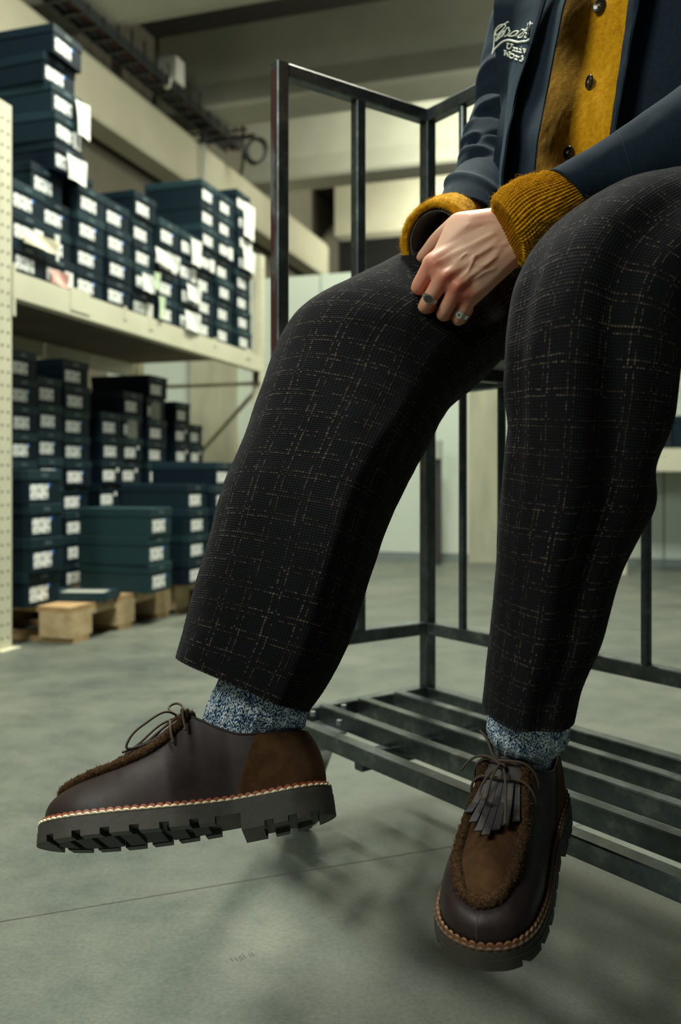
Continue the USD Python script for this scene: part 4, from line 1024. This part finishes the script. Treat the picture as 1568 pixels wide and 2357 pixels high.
zz, tt = np.meshgrid(np.linspace(.80, 1.50, 110), np.linspace(-np.pi, np.pi, 161), indexing='ij')
CG = torso_ring(zz, tt)
nrm = CG - (torso_c(zz.ravel()[:, None]).reshape(CG.shape) + np.array([0, 0, 1.0]) * zz[..., None]); nrm /= np.linalg.norm(nrm, axis=2, keepdims=True)
d = .006 * (meshkit.fbm(CG * 13, 3, 31) - .5) + .0016 * (meshkit.noise(CG * 210, 8) - .5)
d = d + .004 * g(tt, .14, .05) - .003 * g(tt, .23, .03) + .004 * np.sin((zz - .9) * 38 + tt * 3.2) * g(tt, .05, .5)     # placket ridge and slack folds
CG = CG + nrm * d[..., None]
cardigan = obj('cardigan', grid_mesh(CG), M['mustard_knit'], person, smooth=True)
def surf_hit(px, py, lift=0.0):
    """where the sight line through a pixel meets the cardigan front"""
    eye = np.array([0, 0, CAMZ]); dirn = at(px, py, 1.0) - eye
    best = None
    sel = np.abs(tt) < 1.5
    P = CG[sel]; N_ = nrm[sel]
    rel = P - eye; t_ = rel @ dirn / (dirn @ dirn); dist = np.linalg.norm(rel - t_[:, None] * dirn, axis=1)
    i = np.argsort(dist)[:12]; i = i[np.argmin(t_[i])]
    return P[i] + N_[i] * lift, N_[i]
prof = np.array([(0, .0016), (.0045, .0014), (.0062, .0024), (.0082, .0026), (.0092, .0014), (.0092, -.0004), (.0086, -.001), (0, -.001)])
for i, (bx, by) in enumerate(((1371, 4), (1347, 184), (1304, 346))):
    P, N_ = surf_hit(bx, by, .0035)
    N_ = unit(N_ * np.array([1, 1, .3]) + (D2 * .5 if i == 1 else D2 * -.05))
    xx = unit(np.cross((0, 0, 1.0), N_)); yy = np.cross(N_, xx)
    Fm = np.eye(4); Fm[:3, 0], Fm[:3, 1], Fm[:3, 2], Fm[:3, 3] = xx, yy, N_, P
    m = trimesh.creation.revolve(prof, sections=36); m.fix_normals(); m.apply_transform(Fm)
    bt = obj('button', m, M['horn_dark'], cardigan, smooth=40, label='dark horn button')
    th_ = [tube([P + N_ * .0018 + xx * sx * .002 + yy * sy * .0018, P + N_ * .0027 + xx * sx * .0006 + yy * sy * .0006, P + N_ * .0027], .0005, 5) for sx in (-1, 1) for sy in (-1, 1)]
    obj('button_thread', cat_(th_), M['thread_gold'], cardigan)

# patches: a grid of (px, py, depth) control points made into thick cloth
def patch(ctrl, nu, nv, thick, wob=0.0, seed=0, fold=None):
    c = np.array([[at(*p) for p in row] for row in ctrl])
    n, m = c.shape[:2]
    u, v = np.linspace(0, n - 1, nu), np.linspace(0, m - 1, nv)
    a = PchipInterpolator(np.arange(n), c, axis=0)(u); P = PchipInterpolator(np.arange(m), a, axis=1)(v)
    N_ = np.cross(np.gradient(P, axis=0), np.gradient(P, axis=1)); N_ /= np.maximum(np.linalg.norm(N_, axis=2, keepdims=True), 1e-9)
    eye = np.array([0, 0, CAMZ])
    if ((eye - P) * N_).sum() < 0: N_ = -N_
    if wob: P = P + N_ * (wob * (meshkit.fbm(P * 16, 3, seed) - .5))[..., None]
    if fold is not None: P = P + N_ * fold(u[:, None] / (n - 1), v[None] / (m - 1))[..., None]
    Q = P - N_ * thick
    front, back = grid_mesh(P), grid_mesh(Q, True)
    rims = []
    for e1, e2 in ((P[0], Q[0]), (P[-1], Q[-1]), (P[:, 0], Q[:, 0]), (P[:, -1], Q[:, -1])):
        mid = (e1 + e2) / 2 + 0
        rims.append(grid_mesh(np.stack([e1, e2])))
    m_ = cat_([front, back] + rims); m_.merge_vertices(); m_.fix_normals()
    return m_, P, N_
# right front: outer layer to the folded edge, then the darker front band that lies deeper
rows_y = [-140, -60, 20, 110, 210, 320, 430, 520]
xl = [1176, 1160, 1141, 1143, 1150, 1153, 1146, 1140]; xr = [1295, 1275, 1250, 1222, 1189, 1166, 1154, 1148]
ctrl = [[(xl[i] + (xr[i] - xl[i]) * q, y, D_) for q, D_ in ((0, 1.262 - .03 * (i > 4)), (.35, 1.225 - .03 * (i > 4)), (.7, 1.185 - .03 * (i > 4)), (.93, 1.155 - .03 * (i > 4)), (1, 1.150 - .03 * (i > 4)))] for i, y in enumerate(rows_y)]
pf_m, PF, PFN = patch(ctrl, 90, 50, .0022, .004, 41, lambda u, v: .003 * np.sin(v * 9 + u * 5) * (1 - v))
xr2 = [1345, 1325, 1297, 1277, 1259, 1238, 1226, 1215]
ctrl2 = [[(xr[i] - 24 + (xr2[i] - xr[i] + 24) * q, y, D_ - .025 * (i > 4)) for q, D_ in ((0, 1.222), (.3, 1.200), (.7, 1.155), (1, 1.118))] for i, y in enumerate(rows_y)]
pb_m, PB, _ = patch(ctrl2, 70, 34, .0022, .004, 43)
# left front: lit facing strip, fold, outer cloth running off to the right
yl = [-140, -60, 20, 110, 200, 290, 380, 470]
xa = [1466, 1455, 1444, 1431, 1418, 1406, 1398, 1392]
ctrl3 = [[(xa[i], y, 1.075), (xa[i] + max(34 - 4.2 * i, 9) * .6, y, 1.062), (xa[i] + max(34 - 4.2 * i, 9), y, 1.058), (xa[i] + max(40 - 4 * i, 14), y, 1.085), (xa[i] + max(66 - 3 * i, 30), y, 1.08), (xa[i] + 130, y, 1.05), (1640, y, 1.035), (1760, y, 1.05)] for i, y in enumerate(yl)]
pl_m, PLJ, _ = patch(ctrl3, 70, 90, .0022, .006, 47)
# body of the jacket round the sides and back
zj, tj = np.meshgrid(np.linspace(.83, 1.49, 60), np.linspace(1.0, 2 * np.pi - 1.35, 90), indexing='ij')
JB = torso_ring(zj, tj, .016)
nj = JB - (torso_c(zj.ravel()[:, None]).reshape(JB.shape) + np.array([0, 0, 1.0]) * zj[..., None]); nj /= np.linalg.norm(nj, axis=2, keepdims=True)
JB = JB + nj * (.012 * (meshkit.fbm(JB * 9, 3, 51) - .5))[..., None]
jb_m = cat_([grid_mesh(JB), grid_mesh(JB - nj * .003, True)])
for m_ in (jb_m,): m_.fix_normals()
jacket = obj('jacket', cat_([pf_m, pb_m, pl_m, jb_m]), M['navy_cotton'], person, smooth=50)
def on_patch(P, Nn, px, py, lift):
    eye = np.array([0, 0, CAMZ]); dirn = at(px, py, 1.0) - eye
    flat = P.reshape(-1, 3); rel = flat - eye; t_ = rel @ dirn / (dirn @ dirn); dist = np.linalg.norm(rel - t_[:, None] * dirn, axis=1)
    i = np.argsort(dist)[:6]; w = 1 / (dist[i] + 1e-5); D_ = (t_[i] * w).sum() / w.sum()
    return eye + dirn * (D_ - lift)
E = lambda cx, cy: on_patch(PF, PFN, 1100 + cx / 9.8, 20 + cy / 9.8, .0003)
def embroider(strokes, r):
    out = []
    for s in strokes:
        k = max(4, int(sum(math.dist(a, b) for a, b in zip(s[:-1], s[1:])) / 22))
        q = spline(np.array([(a, b, 0) for a, b in s], float), k) if len(s) > 2 else np.linspace((*s[0], 0), (*s[1], 0), k)
        q[:, 0] = np.minimum(q[:, 0], [line_x(y) for y in q[:, 1]])
        out.append(tube([E(a, b) for a, b, _ in q], r, 7))
    return cat_(out)
def line_x(cy):   # the folded edge in the same sketch units
    y = 20 + cy / 9.8; return (np.interp(y, rows_y, xr) - 1100) * 9.8 - 14
script = [[(325, 1035), (365, 820), (380, 640), (400, 500), (450, 415), (530, 365), (600, 350), (640, 320), (700, 300)], [(600, 350), (635, 385), (600, 440), (520, 520), (440, 590), (415, 600), (405, 560), (430, 500), (500, 430), (570, 385)],
          [(400, 735), (415, 690), (470, 610), (540, 540), (600, 500), (570, 570), (520, 640), (460, 690), (410, 735)], [(440, 700), (500, 600), (560, 520)],
          [(545, 640), (600, 560), (640, 470), (680, 430), (715, 440), (700, 480), (730, 500), (700, 550), (660, 600), (600, 625)],
          [(930, 520), (880, 505), (800, 530), (730, 580), (690, 605), (780, 620), (860, 580), (925, 520), (890, 580), (850, 630)],
          [(1125, 430), (1040, 520), (960, 590), (900, 640), (960, 650), (1030, 600)], [(975, 490), (1020, 465), (1060, 500), (1110, 480)],
          [(1030, 600), (1080, 540), (1105, 560), (1075, 610), (1060, 650), (1095, 650)], [(1125, 390), (1140, 330)], [(1215, 330), (1235, 350)]]
obj('embroidered_script', cat_([embroider(script, .00095), embroider([[(325, 1035), (380, 920), (450, 850), (520, 780), (600, 730), (700, 710), (780, 725), (850, 745), (930, 755), (1020, 740), (1100, 735), (1165, 690)]], .0016)]), M['thread_ivory'], jacket, smooth=True, label='ivory embroidered script with an underline flourish')
U_ = [[(690, 790), (665, 860), (675, 900), (715, 905), (750, 880), (775, 805)], [(665, 785), (715, 797)], [(750, 803), (805, 817)], [(805, 875), (830, 880), (815, 945)], [(790, 943), (845, 957)], [(830, 905), (870, 890), (895, 905), (880, 965)], [(860, 963), (908, 977)],
      [(945, 913), (975, 922), (960, 985)], [(925, 978), (992, 997)], [(985, 868), (993, 878)], [(1040, 915), (1060, 1005)], [(1025, 910), (1090, 925)], [(1060, 1005), (1088, 930)],
      [(620, 950), (605, 1060)], [(605, 1060), (660, 990)], [(660, 990), (680, 1080)], [(680, 1080), (735, 985)], [(597, 943), (650, 960)], [(705, 975), (757, 991)],
      [(770, 1020), (825, 1050), (815, 1100), (765, 1115), (720, 1085), (730, 1035), (770, 1020)], [(855, 1063), (885, 1073), (865, 1145)], [(838, 1138), (897, 1157)], [(880, 1100), (915, 1085), (945, 1100)],
      [(985, 1078), (1010, 1070), (985, 1180)], [(950, 1173), (1002, 1192)], [(1000, 1140), (1045, 1110)], [(1010, 1140), (1030, 1170)]]
obj('embroidered_lettering', embroider(U_, .00105), M['thread_ivory'], jacket, smooth=True, label='ivory typewriter lettering under the script')
obj('buttonhole', tube([E(1180, 320), E(1178, 430), E(1160, 560), E(1140, 650)], .0019, 6), M['horn_dark'], jacket, smooth=True)
sx_ = [(1170 / 9.8 + 1100 + 2, y) for y in (-60, 0)]
obj('edge_stitching', tube(PF[:, 44] + PFN[:, 44] * .0004, .0005, 5), M['navy_seam'], jacket)
# sleeves
slR = [(1190, -190, 1330, -200, 1.37, .8), (1165, -100, 1305, -110, 1.37, .8), (1148, -20, 1290, -20, 1.37, .8), (1128, 45, 1280, 40, 1.37, .85), (1116, 110, 1272, 110, 1.365, .85), (1110, 170, 1262, 180, 1.36, .85),
       (1095, 226, 1252, 250, 1.345, .85), (1080, 275, 1235, 310, 1.32, .85), (1068, 330, 1215, 370, 1.285, .82), (1048, 392, 1190, 425, 1.24, .8), (1021, 440, 1160, 475, 1.185, .8), (1002, 478, 1140, 514, 1.152, .82), (998, 488, 1136, 526, 1.146, .82)]
def fslR(th, v, Lt, P):
    f = .006 * (meshkit.fbm(P * 15, 3, 61) - .5)
    for c, w, a, ph in ((.30, .018, .010, .6), (.345, .010, -.008, .4), (.385, .012, .009, .9), (.415, .008, -.009, .5), (.445, .010, .009, .2), (.475, .008, -.009, .8), (.505, .010, .008, .4), (.535, .008, -.007, .7), (.565, .010, .006, .1), (.25, .03, .006, .2)):
        f = f + a * g(v, c + .03 * np.sin(th * 1.0 + ph * 4), w) * (.4 + .6 * np.cos(th - 2.2) ** 2)
    return f
Q1, QU1, QN1 = loft(slR, 150, 96, 2.0, fslR)
slL = [(1258, 399, 1346, 488, .985, .80), (1330, 359, 1398, 482, .985, .82), (1400, 316, 1450, 468, .98, .84), (1475, 262, 1525, 456, .97, .85), (1568, 200, 1610, 446, .96, .86), (1680, 130, 1730, 420, .96, .88),
       (1760, 20, 1850, 330, .99, .9), (1790, -120, 1930, 180, 1.03, .9), (1780, -260, 1950, -40, 1.06, .9), (1740, -370, 1900, -260, 1.08, .9)]
def fslL(th, v, Lt, P):
    f = .006 * (meshkit.fbm(P * 12, 3, 71) - .5) + .0012 * (meshkit.noise(P * 60, 72) - .5)
    f = f + .005 * g(v, .16, .03) * np.cos(th - 2.4) ** 2 - .004 * g(v, .21, .03) + .002 * g(v, .066, .0016) * 0
    return f
Q2, QU2, QN2 = loft(slL, 150, 110, 2.0, fslL)
Ps, UVs, fl2 = with_lining(Q1[::-1], QU1[::-1], QN1[::-1], 40)
def sleeve_mesh(P, N, k=36, th=.0022):
    Pm = grid_mesh(P); inner = grid_mesh((P - N * th)[:k], True); rim = grid_mesh(np.stack([P[0], P[0] - N[0] * th]))
    m = cat_([Pm, inner, rim]); m.merge_vertices(); m.fix_normals(); return m
obj('sleeve', sleeve_mesh(Q1[::-1], QN1[::-1]), M['navy_cotton'], jacket, smooth=True)
obj('sleeve', sleeve_mesh(Q2, QN2), M['navy_cotton'], jacket, smooth=True)
j = int(150 * .115); obj('hem_seam', tube(Q2[j, :-1] + QN2[j, :-1] * .0002, .0005, 5, closed=True), M['navy_seam'], jacket)
# ribbed cuffs
def knit(th, v, Lt, P, n=62, amp=.0009):
    return amp * np.cos(th * n) + .0006 * np.sin(v * 1500) + .0026 * (meshkit.noise(P * 150, 5) - .5) + .005 * (meshkit.fbm(P * 25, 2, 6) - .5)
cfL = [(1142, 474, 1200, 596, 1.000, .86), (1134, 464, 1208, 606, 1.0, .90), (1146, 443, 1232, 592, 1.0, .92), (1172, 424, 1270, 556, .998, .92), (1215, 406, 1322, 520, .994, .90), (1262, 398, 1352, 492, .990, .84), (1310, 392, 1372, 476, .988, .76)]
K1, KU1, KN1 = loft(cfL, 90, 496, 2.1, knit)
rimk = np.stack([K1[0], K1[0] - KN1[0] * .003 , K1[6] - KN1[6] * .006])
cm = cat_([grid_mesh(K1), grid_mesh(rimk)]); cm.merge_vertices(); cm.fix_normals()
cuff1 = obj('cuff', cm, M['mustard_rib'], cardigan, smooth=True, label='folded mustard rib knit cuff')
# right cuff: a rolled mouth that opens towards the camera's left
mc = at(997, 549, 1.085); md = unit(np.array([-.46, -.84, -.26])); me1 = unit(at(1052, 474, 1.085) - at(940, 618, 1.085)); me1 = unit(me1 - (me1 @ md) * md); me2 = np.cross(md, me1)
if me2[0] > 0: me2 = -me2
back = at(1070, 500, 1.205)
th = np.linspace(0, 2 * np.pi, 161)
R1, R2 = .046, .040
def mouth(c, r1, r2, dz=0): return c + md * dz + me1 * (r1 * np.cos(th))[:, None] + me2 * (r2 * np.sin(th))[:, None]
rings = []
for q, (c, r1, r2) in enumerate(((back, .036, .034), (back * .6 + mc * .4, .041, .039), (back * .25 + mc * .75, .0465, .042), (mc - md * .006, .0475, .042), (mc + md * .001, .0475, .042), (mc + md * .0045, .0435, .038), (mc + md * .0025, .039, .0335), (mc - md * .006, .0375, .032), (mc - md * .03, .0365, .032))):
    rings.append(mouth(c, r1, r2))
G = PchipInterpolator(np.arange(len(rings)), np.array(rings), axis=0)(np.linspace(0, len(rings) - 1, 110))
cc_ = G.mean(1, keepdims=True)
ncf = np.cross(np.gradient(G, axis=1), np.gradient(G, axis=0)); ncf /= np.maximum(np.linalg.norm(ncf, axis=2, keepdims=True), 1e-9)
if (ncf[20] * (G[20] - cc_[20])).sum() < 0: ncf = -ncf
G = G + ncf * (.0011 * np.cos(th[None] * 60) * 0.25 + .0022 * (meshkit.noise(G * 170, 5) - .5) + .003 * (meshkit.fbm(G * 30, 2, 6) - .5))[..., None]
G[:, -1] = G[:, 0]
cm2 = grid_mesh(G); cm2.merge_vertices(); cm2.fix_normals()
cuff2 = obj('cuff', cm2, M['mustard_knit'], cardigan, smooth=True, label='mustard knit cuff with an open mouth')
lin = [mouth(mc - md * .010, .0366, .0312), mouth(mc - md * .002, .0352, .0300), mouth(mc - md * .001, .0335, .0283), mouth(mc - md * .006, .0325, .0274), mouth(mc - md * .06 + np.array([.02, .03, .01]), .034, .029)]
lm = grid_mesh(PchipInterpolator(np.arange(5), np.array(lin), axis=0)(np.linspace(0, 4, 30)))
obj('shirt_cuff', lm, M['shirt_grey'], cardigan, smooth=True, label='grey shirt cuff inside the mouth')
# wool fuzz
def fuzz(P, N, n, lo, hi, sd, spread=.7):
    r = np.random.default_rng(sd)
    f, nn = P.reshape(-1, 3), N.reshape(-1, 3); i = r.integers(0, len(f), n)
    dn = unit_rows(nn[i] + r.normal(size=(n, 3)) * spread); l = (r.uniform(lo, hi, n) * (1 + 2.2 * (r.random(n) < .06)))[:, None]
    b = f[i]; c = b + dn * l * .5 + r.normal(size=(n, 3)) * l * .12
    e = c + unit_rows(dn + r.normal(size=(n, 3)) * .8) * l * .5
    return list(np.stack([b - nn[i] * .0005, c, e], 1))
curves('wool_fuzz', fuzz(K1, KN1, 9000, .0015, .0035, 1), .0001, M['mustard_fuzz'], cuff1)
curves('wool_fuzz', fuzz(G[:85], ncf[:85], 7000, .0015, .0034, 2), .0001, M['mustard_fuzz'], cuff2)
sel = np.abs(tt[0]) < 1.0
curves('wool_fuzz', fuzz(CG[:, sel], nrm[:, sel], 6000, .0015, .004, 3, 1.0), .00012, M['mustard_fuzz'], cardigan)
curves('wool_fuzz', fuzz(PR_, NR_, 9000, .001, .003, 4, 1.0), .00010, M['suede_hair_dark'], trousers)
curves('wool_fuzz', fuzz(PL_, NL_, 7000, .001, .003, 5, 1.0), .00010, M['suede_hair_dark'], trousers)

# ------------------------------------------------------------------ body: hands first, in 3-D joints
def hull(a, b, ra, rb):
    return manifold3d.Manifold.batch_hull([manifold3d.Manifold.sphere(ra, 20).translate(tuple(map(float, a))), manifold3d.Manifold.sphere(rb, 20).translate(tuple(map(float, b)))])
def hullm(l):
    return manifold3d.Manifold.batch_hull([manifold3d.Manifold.sphere(r, 20).translate(tuple(map(float, c))) for c, r in l])
def H(cx, cy, D): return at(920 + cx / 5.227, 470 + cy / 5.227, D)
wr1, wr2 = H(1330, 190, 1.028), H(1440, 500, 1.028)              # thumb side and little-finger side of the wrist
fa1, fa2 = at(1260, 440, 1.02), at(1300, 470, 1.02)
mcp = [H(395, 700, 1.024), H(540, 870, 1.016), H(700, 990, 1.015), H(865, 1100, 1.020)]
pip = [H(215, 1010, 1.038), H(300, 1235, 1.034), H(520, 1330, 1.034), H(700, 1390, 1.036)]
dip = [H(330, 1020, 1.062), H(420, 1240, 1.060), H(600, 1320, 1.058), H(760, 1370, 1.056)]
tip = [H(480, 960, 1.064), H(560, 1130, 1.064), H(720, 1200, 1.062), H(840, 1260, 1.058)]
rm = [.0105, .0108, .0102, .0095]; rp = [.0088, .0090, .0086, .0079]; rd_ = [.0080, .0082, .0078, .0070]
parts = [hullm([(wr1, .0165), (wr2, .0165), (mcp[0] + (0, .006, 0), .0125), (mcp[1] + (0, .004, 0), .012)]), hullm([(wr1, .0165), (wr2, .0165), (mcp[1] + (0, .004, 0), .012), (mcp[2] + (0, .004, 0), .012)]),
         hullm([(wr1, .0165), (wr2, .0165), (mcp[2] + (0, .004, 0), .012), (mcp[3] + (0, .004, 0), .0115)])]
for i in range(4):
    parts += [hull(mcp[i], pip[i], rm[i] * .97, rp[i]), hull(pip[i], dip[i], rp[i] * .98, rd_[i]), hull(dip[i], tip[i], rd_[i], rd_[i] * .88), hull(mcp[i], mcp[i] * .75 + (wr1 * (1 - i / 3) + wr2 * i / 3) * .25, rm[i] * 1.04, rm[i] * .9)]
thm = [H(900, 235, 1.030), H(700, 215, 1.044), H(450, 425, 1.062), H(262, 640, 1.074)]
parts += [hullm([(wr1, .0165), (thm[0], .0145), (thm[1], .0118), (mcp[0] + (0.01, .008, 0.01), .010)]), hull(thm[0], thm[1], .0145, .0118), hull(thm[1], thm[2], .0112, .0094), hull(thm[2], thm[3], .0098, .0068)]
hand = parts[0]
for p in parts[1:]: hand = hand + p
fore = hullm([(wr1, .0165), (wr2, .0165), (fa1, .022), (fa2, .022)])
hand = hand + fore
def mtri(m): q = m.to_mesh(); return trimesh.Trimesh(np.array(q.vert_properties[:, :3], float), np.array(q.tri_verts), process=True)
hm = mtri(hand.refine_to_length(.0021))
trimesh.smoothing.filter_taubin(hm, lamb=.5, nu=-.52, iterations=14)
hv, hn = hm.vertices.copy(), hm.vertex_normals.copy()
def seg_d(P, line):
    best = np.full(len(P), 9.0)
    for a, b in zip(line[:-1], line[1:]):
        ab = b - a; t_ = np.clip(((P - a) @ ab) / (ab @ ab), 0, 1); best = np.minimum(best, np.linalg.norm(P - a - t_[:, None] * ab, axis=1))
    return best
def skin_line(pts, lift=0.0):
    """marks drawn on the hand where its sight lines meet it"""
    eye = np.array([0, 0, CAMZ]); out = []
    for cx, cy in pts:
        dirn = unit(H(cx, cy, 1.0) - eye); rel = hv - eye; t_ = rel @ dirn; dist = np.linalg.norm(rel - t_[:, None] * dirn, axis=1)
        i = np.where(dist < .004)[0]
        if len(i): out.append(hv[i[np.argmin(t_[i])]])
    return np.array(out)
disp = np.zeros(len(hv)); red = np.zeros(len(hv))
for pts, w, a in (([(1290, 430), (1130, 500), (980, 590), (920, 600), (870, 560), (810, 555), (740, 600)], .0019, .0016), ([(920, 600), (905, 690), (840, 780), (740, 850), (650, 910)], .0019, .0015),
                  ([(905, 690), (980, 700), (1060, 720), (1200, 620)], .0018, .0012), ([(1180, 760), (1050, 830), (930, 900), (840, 960)], .0018, .0009),
                  ([(1150, 330), (900, 430), (650, 560), (430, 680)], .0035, .0014), ([(1200, 430), (960, 560), (760, 720), (570, 850)], .0034, .0013), ([(1230, 520), (1050, 700), (880, 860), (740, 970)], .0034, .0013), ([(1180, 150), (1000, 190), (800, 220)], .003, .0010)):
    L_ = skin_line(pts); disp += a * np.exp(-(seg_d(hv, L_) / w) ** 2)
for i in range(4):
    k_ = skin_line([[(375, 690), (520, 850), (690, 985), (850, 1090)][i]])
    if len(k_): dd = np.linalg.norm(hv - k_[0], axis=1); disp += .0026 * np.exp(-(dd / .0085) ** 2); red += .5 * np.exp(-(dd / .014) ** 2)
    red += .38 * np.exp(-(seg_d(hv, np.array([mcp[i] * .5 + pip[i] * .5, pip[i], dip[i], tip[i]])) / .016) ** 2)
    for q in (-.002, .0, .002): disp -= .0004 * np.exp(-((np.linalg.norm(hv - pip[i] - (0, 0, q), axis=1) - .009) / .0012) ** 2) * 0
red += .35 * np.exp(-(seg_d(hv, np.array([thm[2], thm[3]])) / .012) ** 2)
for i in range(3):
    a_, b_ = skin_line([[(455, 790), (620, 930), (780, 1050)][i], [(620, 640), (790, 780), (930, 930)][i]]) if len(skin_line([[(455, 790), (620, 930), (780, 1050)][i], [(620, 640), (790, 780), (930, 930)][i]])) == 2 else (np.full(3, 9.0), np.full(3, 9.1))
    disp -= .0016 * np.exp(-(seg_d(hv, np.array([a_, b_])) / .0045) ** 2)
hm.vertices = hv + hn * disp[:, None]
trimesh.smoothing.filter_taubin(hm, lamb=.4, nu=-.42, iterations=3)
# the rest of the figure, inside its clothes
elbL = at(1740, 300, 1.0); shL_ = at(1850, -230, 1.07); shR_ = at(1235, -210, 1.375); elbR = at(1185, 215, 1.365); wrR = at(1030, 566, 1.098)
hR0, hR1 = at(1090, 640, 1.13), at(1075, 575, 1.132); midR = at(1098, 425, 1.235)
chest = np.array([.44, 1.222, 0]); neck = np.array([.445, 1.22, 1.53])
ankR, ankL = at(607, 1580, .985), at(1216, 1670, .935); knR, knL = at(830, 815, 1.135), at(1370, 660, .895)
bparts = [hullm([(np.array([.40, 1.19, .93]), .085), (hipR + (0, 0, .02), .07), (hipL + (0, 0, .02), .07), (HC + (0, 0, .06), .09)]),
          hullm([(torso_c(np.array([[.95]]))[0] + (0, 0, .95), .085), (chest + D2 * .06 + (0, 0, 1.3), .095), (chest - D2 * .06 + (0, 0, 1.3), .095)]),
          hullm([(chest + D2 * .07 + (0, 0, 1.3), .09), (chest - D2 * .07 + (0, 0, 1.3), .09), (shL_, .05), (shR_, .05)]), hull(neck - (0, 0, .09), neck + (0, 0, .06), .06, .055),
          hullm([(neck + (-.02, -.015, .19), .095), (neck + (.015, .01, .20), .092), (neck + (-.05, -.035, .10), .05)]),
          hull(neck + (-.095, -.068, .155), neck + (-.112, -.08, .135), .010, .014), hull(shL_, elbL, .045, .036), hull(elbL, fa1 * .5 + fa2 * .5, .036, .026), hull(shR_, elbR, .040, .028), hull(elbR, midR, .028, .024), hull(midR, wrR, .024, .020),
          hull(hipR, knR, .065, .048), hull(hipL, knL, .065, .048), hull(knR, ankR, .045, .022), hull(knL, ankL, .045, .016), hull(ankR, SR.W((.085, 0, .04)), .022, .018), hull(SR.W((.05, 0, .025)), SR.W((.22, 0, .018)), .017, .013), hull(SR.W((.05, 0, .025)), SR.W((.085, 0, .04)), .017, .018), hull(ankL, SL_.W((.075, 0, .035)), .016, .015), hull(SL_.W((.05, 0, .025)), SL_.W((.22, 0, .018)), .017, .013), hull(SL_.W((.05, 0, .025)), SL_.W((.085, 0, .04)), .017, .018)]
# right hand, resting under the left one
fr_ = unit(hR1 - wrR); sd_ = unit(np.cross(fr_, (0, -1, .2)))
pal = [wrR + fr_ * .078 + sd_ * y for y in (-.018, -.003, .012, .026)]
bparts += [hullm([(wrR, .019), (pal[0], .011), (pal[3], .011)])]
for i in range(4):
    f1 = pal[i] + fr_ * .024 + np.array([0, .012, -.004]); f2 = f1 - fr_ * .004 + np.array([0, .020, -.008]); f3 = f2 - fr_ * .012 + np.array([0, .014, -.004])
    bparts += [hull(pal[i], f1, .0098, .0088), hull(f1, f2, .0088, .0080), hull(f2, f3, .0080, .0072)]
tb0 = wrR + fr_ * .03 - sd_ * .012; tb1 = tb0 + fr_ * .032 + np.array([0, .012, 0]); bparts += [hull(tb0, tb1, .013, .010), hull(tb1, tb1 + fr_ * .03 + np.array([0, .012, -.008]), .010, .0075)]
bod = bparts[0]
for p in bparts[1:]: bod = bod + p
bm_ = mtri(bod.refine_to_length(.011)); trimesh.smoothing.filter_taubin(bm_, iterations=8)
def man(t): return manifold3d.Manifold(manifold3d.Mesh(np.asarray(t.vertices, np.float32), np.asarray(t.faces, np.uint32)))
try:
    U3 = man(hm) + man(bm_)
    whole = mtri(U3) if U3.num_tri() > 1000 else cat_([hm, bm_])
except Exception:
    whole = cat_([hm, bm_])
from scipy.spatial import cKDTree
dd, ii = cKDTree(hm.vertices).query(whole.vertices); rv = np.where(dd < .004, red[ii], .25)
body = obj('body', whole, M['skin'], person, smooth=True)
UsdGeom.PrimvarsAPI(UsdGeom.Mesh(body)).CreatePrimvar('redness', Sdf.ValueTypeNames.FloatArray, 'vertex').Set(Vt.FloatArray.FromNumpy(rv.astype(np.float32)))
# rings
def ring(c, axis, r, face_dir, kind):
    axis = unit(axis); n1 = unit(face_dir - (face_dir @ axis) * axis); n2 = np.cross(axis, n1)
    a = np.linspace(0, 2 * np.pi, 49)[:-1]; V = []
    for x in a:
        up = (np.cos(x) + 1) / 2
        wdt = .0022 + (.0034 if kind else .0030) * up ** 6; thk = .0011 + .0011 * up ** 8
        rr = n1 * np.cos(x) + n2 * np.sin(x)
        flat = up ** 8 * .0006
        for rad, w in ((r, -wdt), (r + thk, -wdt * .88), (r + thk + .0002 * (1 - up), 0), (r + thk, wdt * .88), (r, wdt)):
            V.append(c + rr * (rad - flat) + axis * w)
    V = np.array(V).reshape(48, 5, 3); V = np.concatenate([V, V[:1]], 0); V = np.concatenate([V, V[:, :1]], 1)
    m = grid_mesh(V); m.merge_vertices(); m.fix_normals()
    p = obj('ring', m, M['silver'], person, smooth=35, label='silver signet ring on the middle finger' if kind else 'silver ring with a small star on the little finger')
    ctr = c + n1 * (r + .0018)
    if kind:
        th_ = np.linspace(0, 2 * np.pi, 25)[:-1]
        obj('signet_face', box8(np.vstack([ctr + n2 * (.0052 * np.cos(x)) + axis * (.0043 * np.sin(x)) + n1 * h for x in th_ for h in (-.0008, .0007)]).reshape(-1, 3)), M['silver_dark'], p)
    else:
        th_ = np.linspace(0, 2 * np.pi, 19)[:-1]
        obj('bezel', box8(np.vstack([ctr + n2 * (.0036 * np.cos(x)) + axis * (.0036 * np.sin(x)) + n1 * h for x in th_ for h in (-.0012, .0009)]).reshape(-1, 3)), M['silver'], p)
        obj('star', cat_([tube([ctr + n1 * .001 + (n2 * math.cos(x) + axis * math.sin(x)) * .0024, ctr + n1 * .001 - (n2 * math.cos(x) + axis * math.sin(x)) * .0024], .0004, 4) for x in (.3, 1.35, 2.4)]), M['silver_dark'], p)
eyev = np.array([0, 0, CAMZ])
c1 = mcp[1] * .30 + pip[1] * .70; ring(c1, mcp[1] - pip[1], .0092, unit(eyev - c1) + np.array([-.12, 0, .0]), 1)
c2 = mcp[3] * .27 + pip[3] * .73; ring(c2, mcp[3] - pip[3], .0083, unit(eyev - c2) + np.array([-.15, 0, .0]), 0)
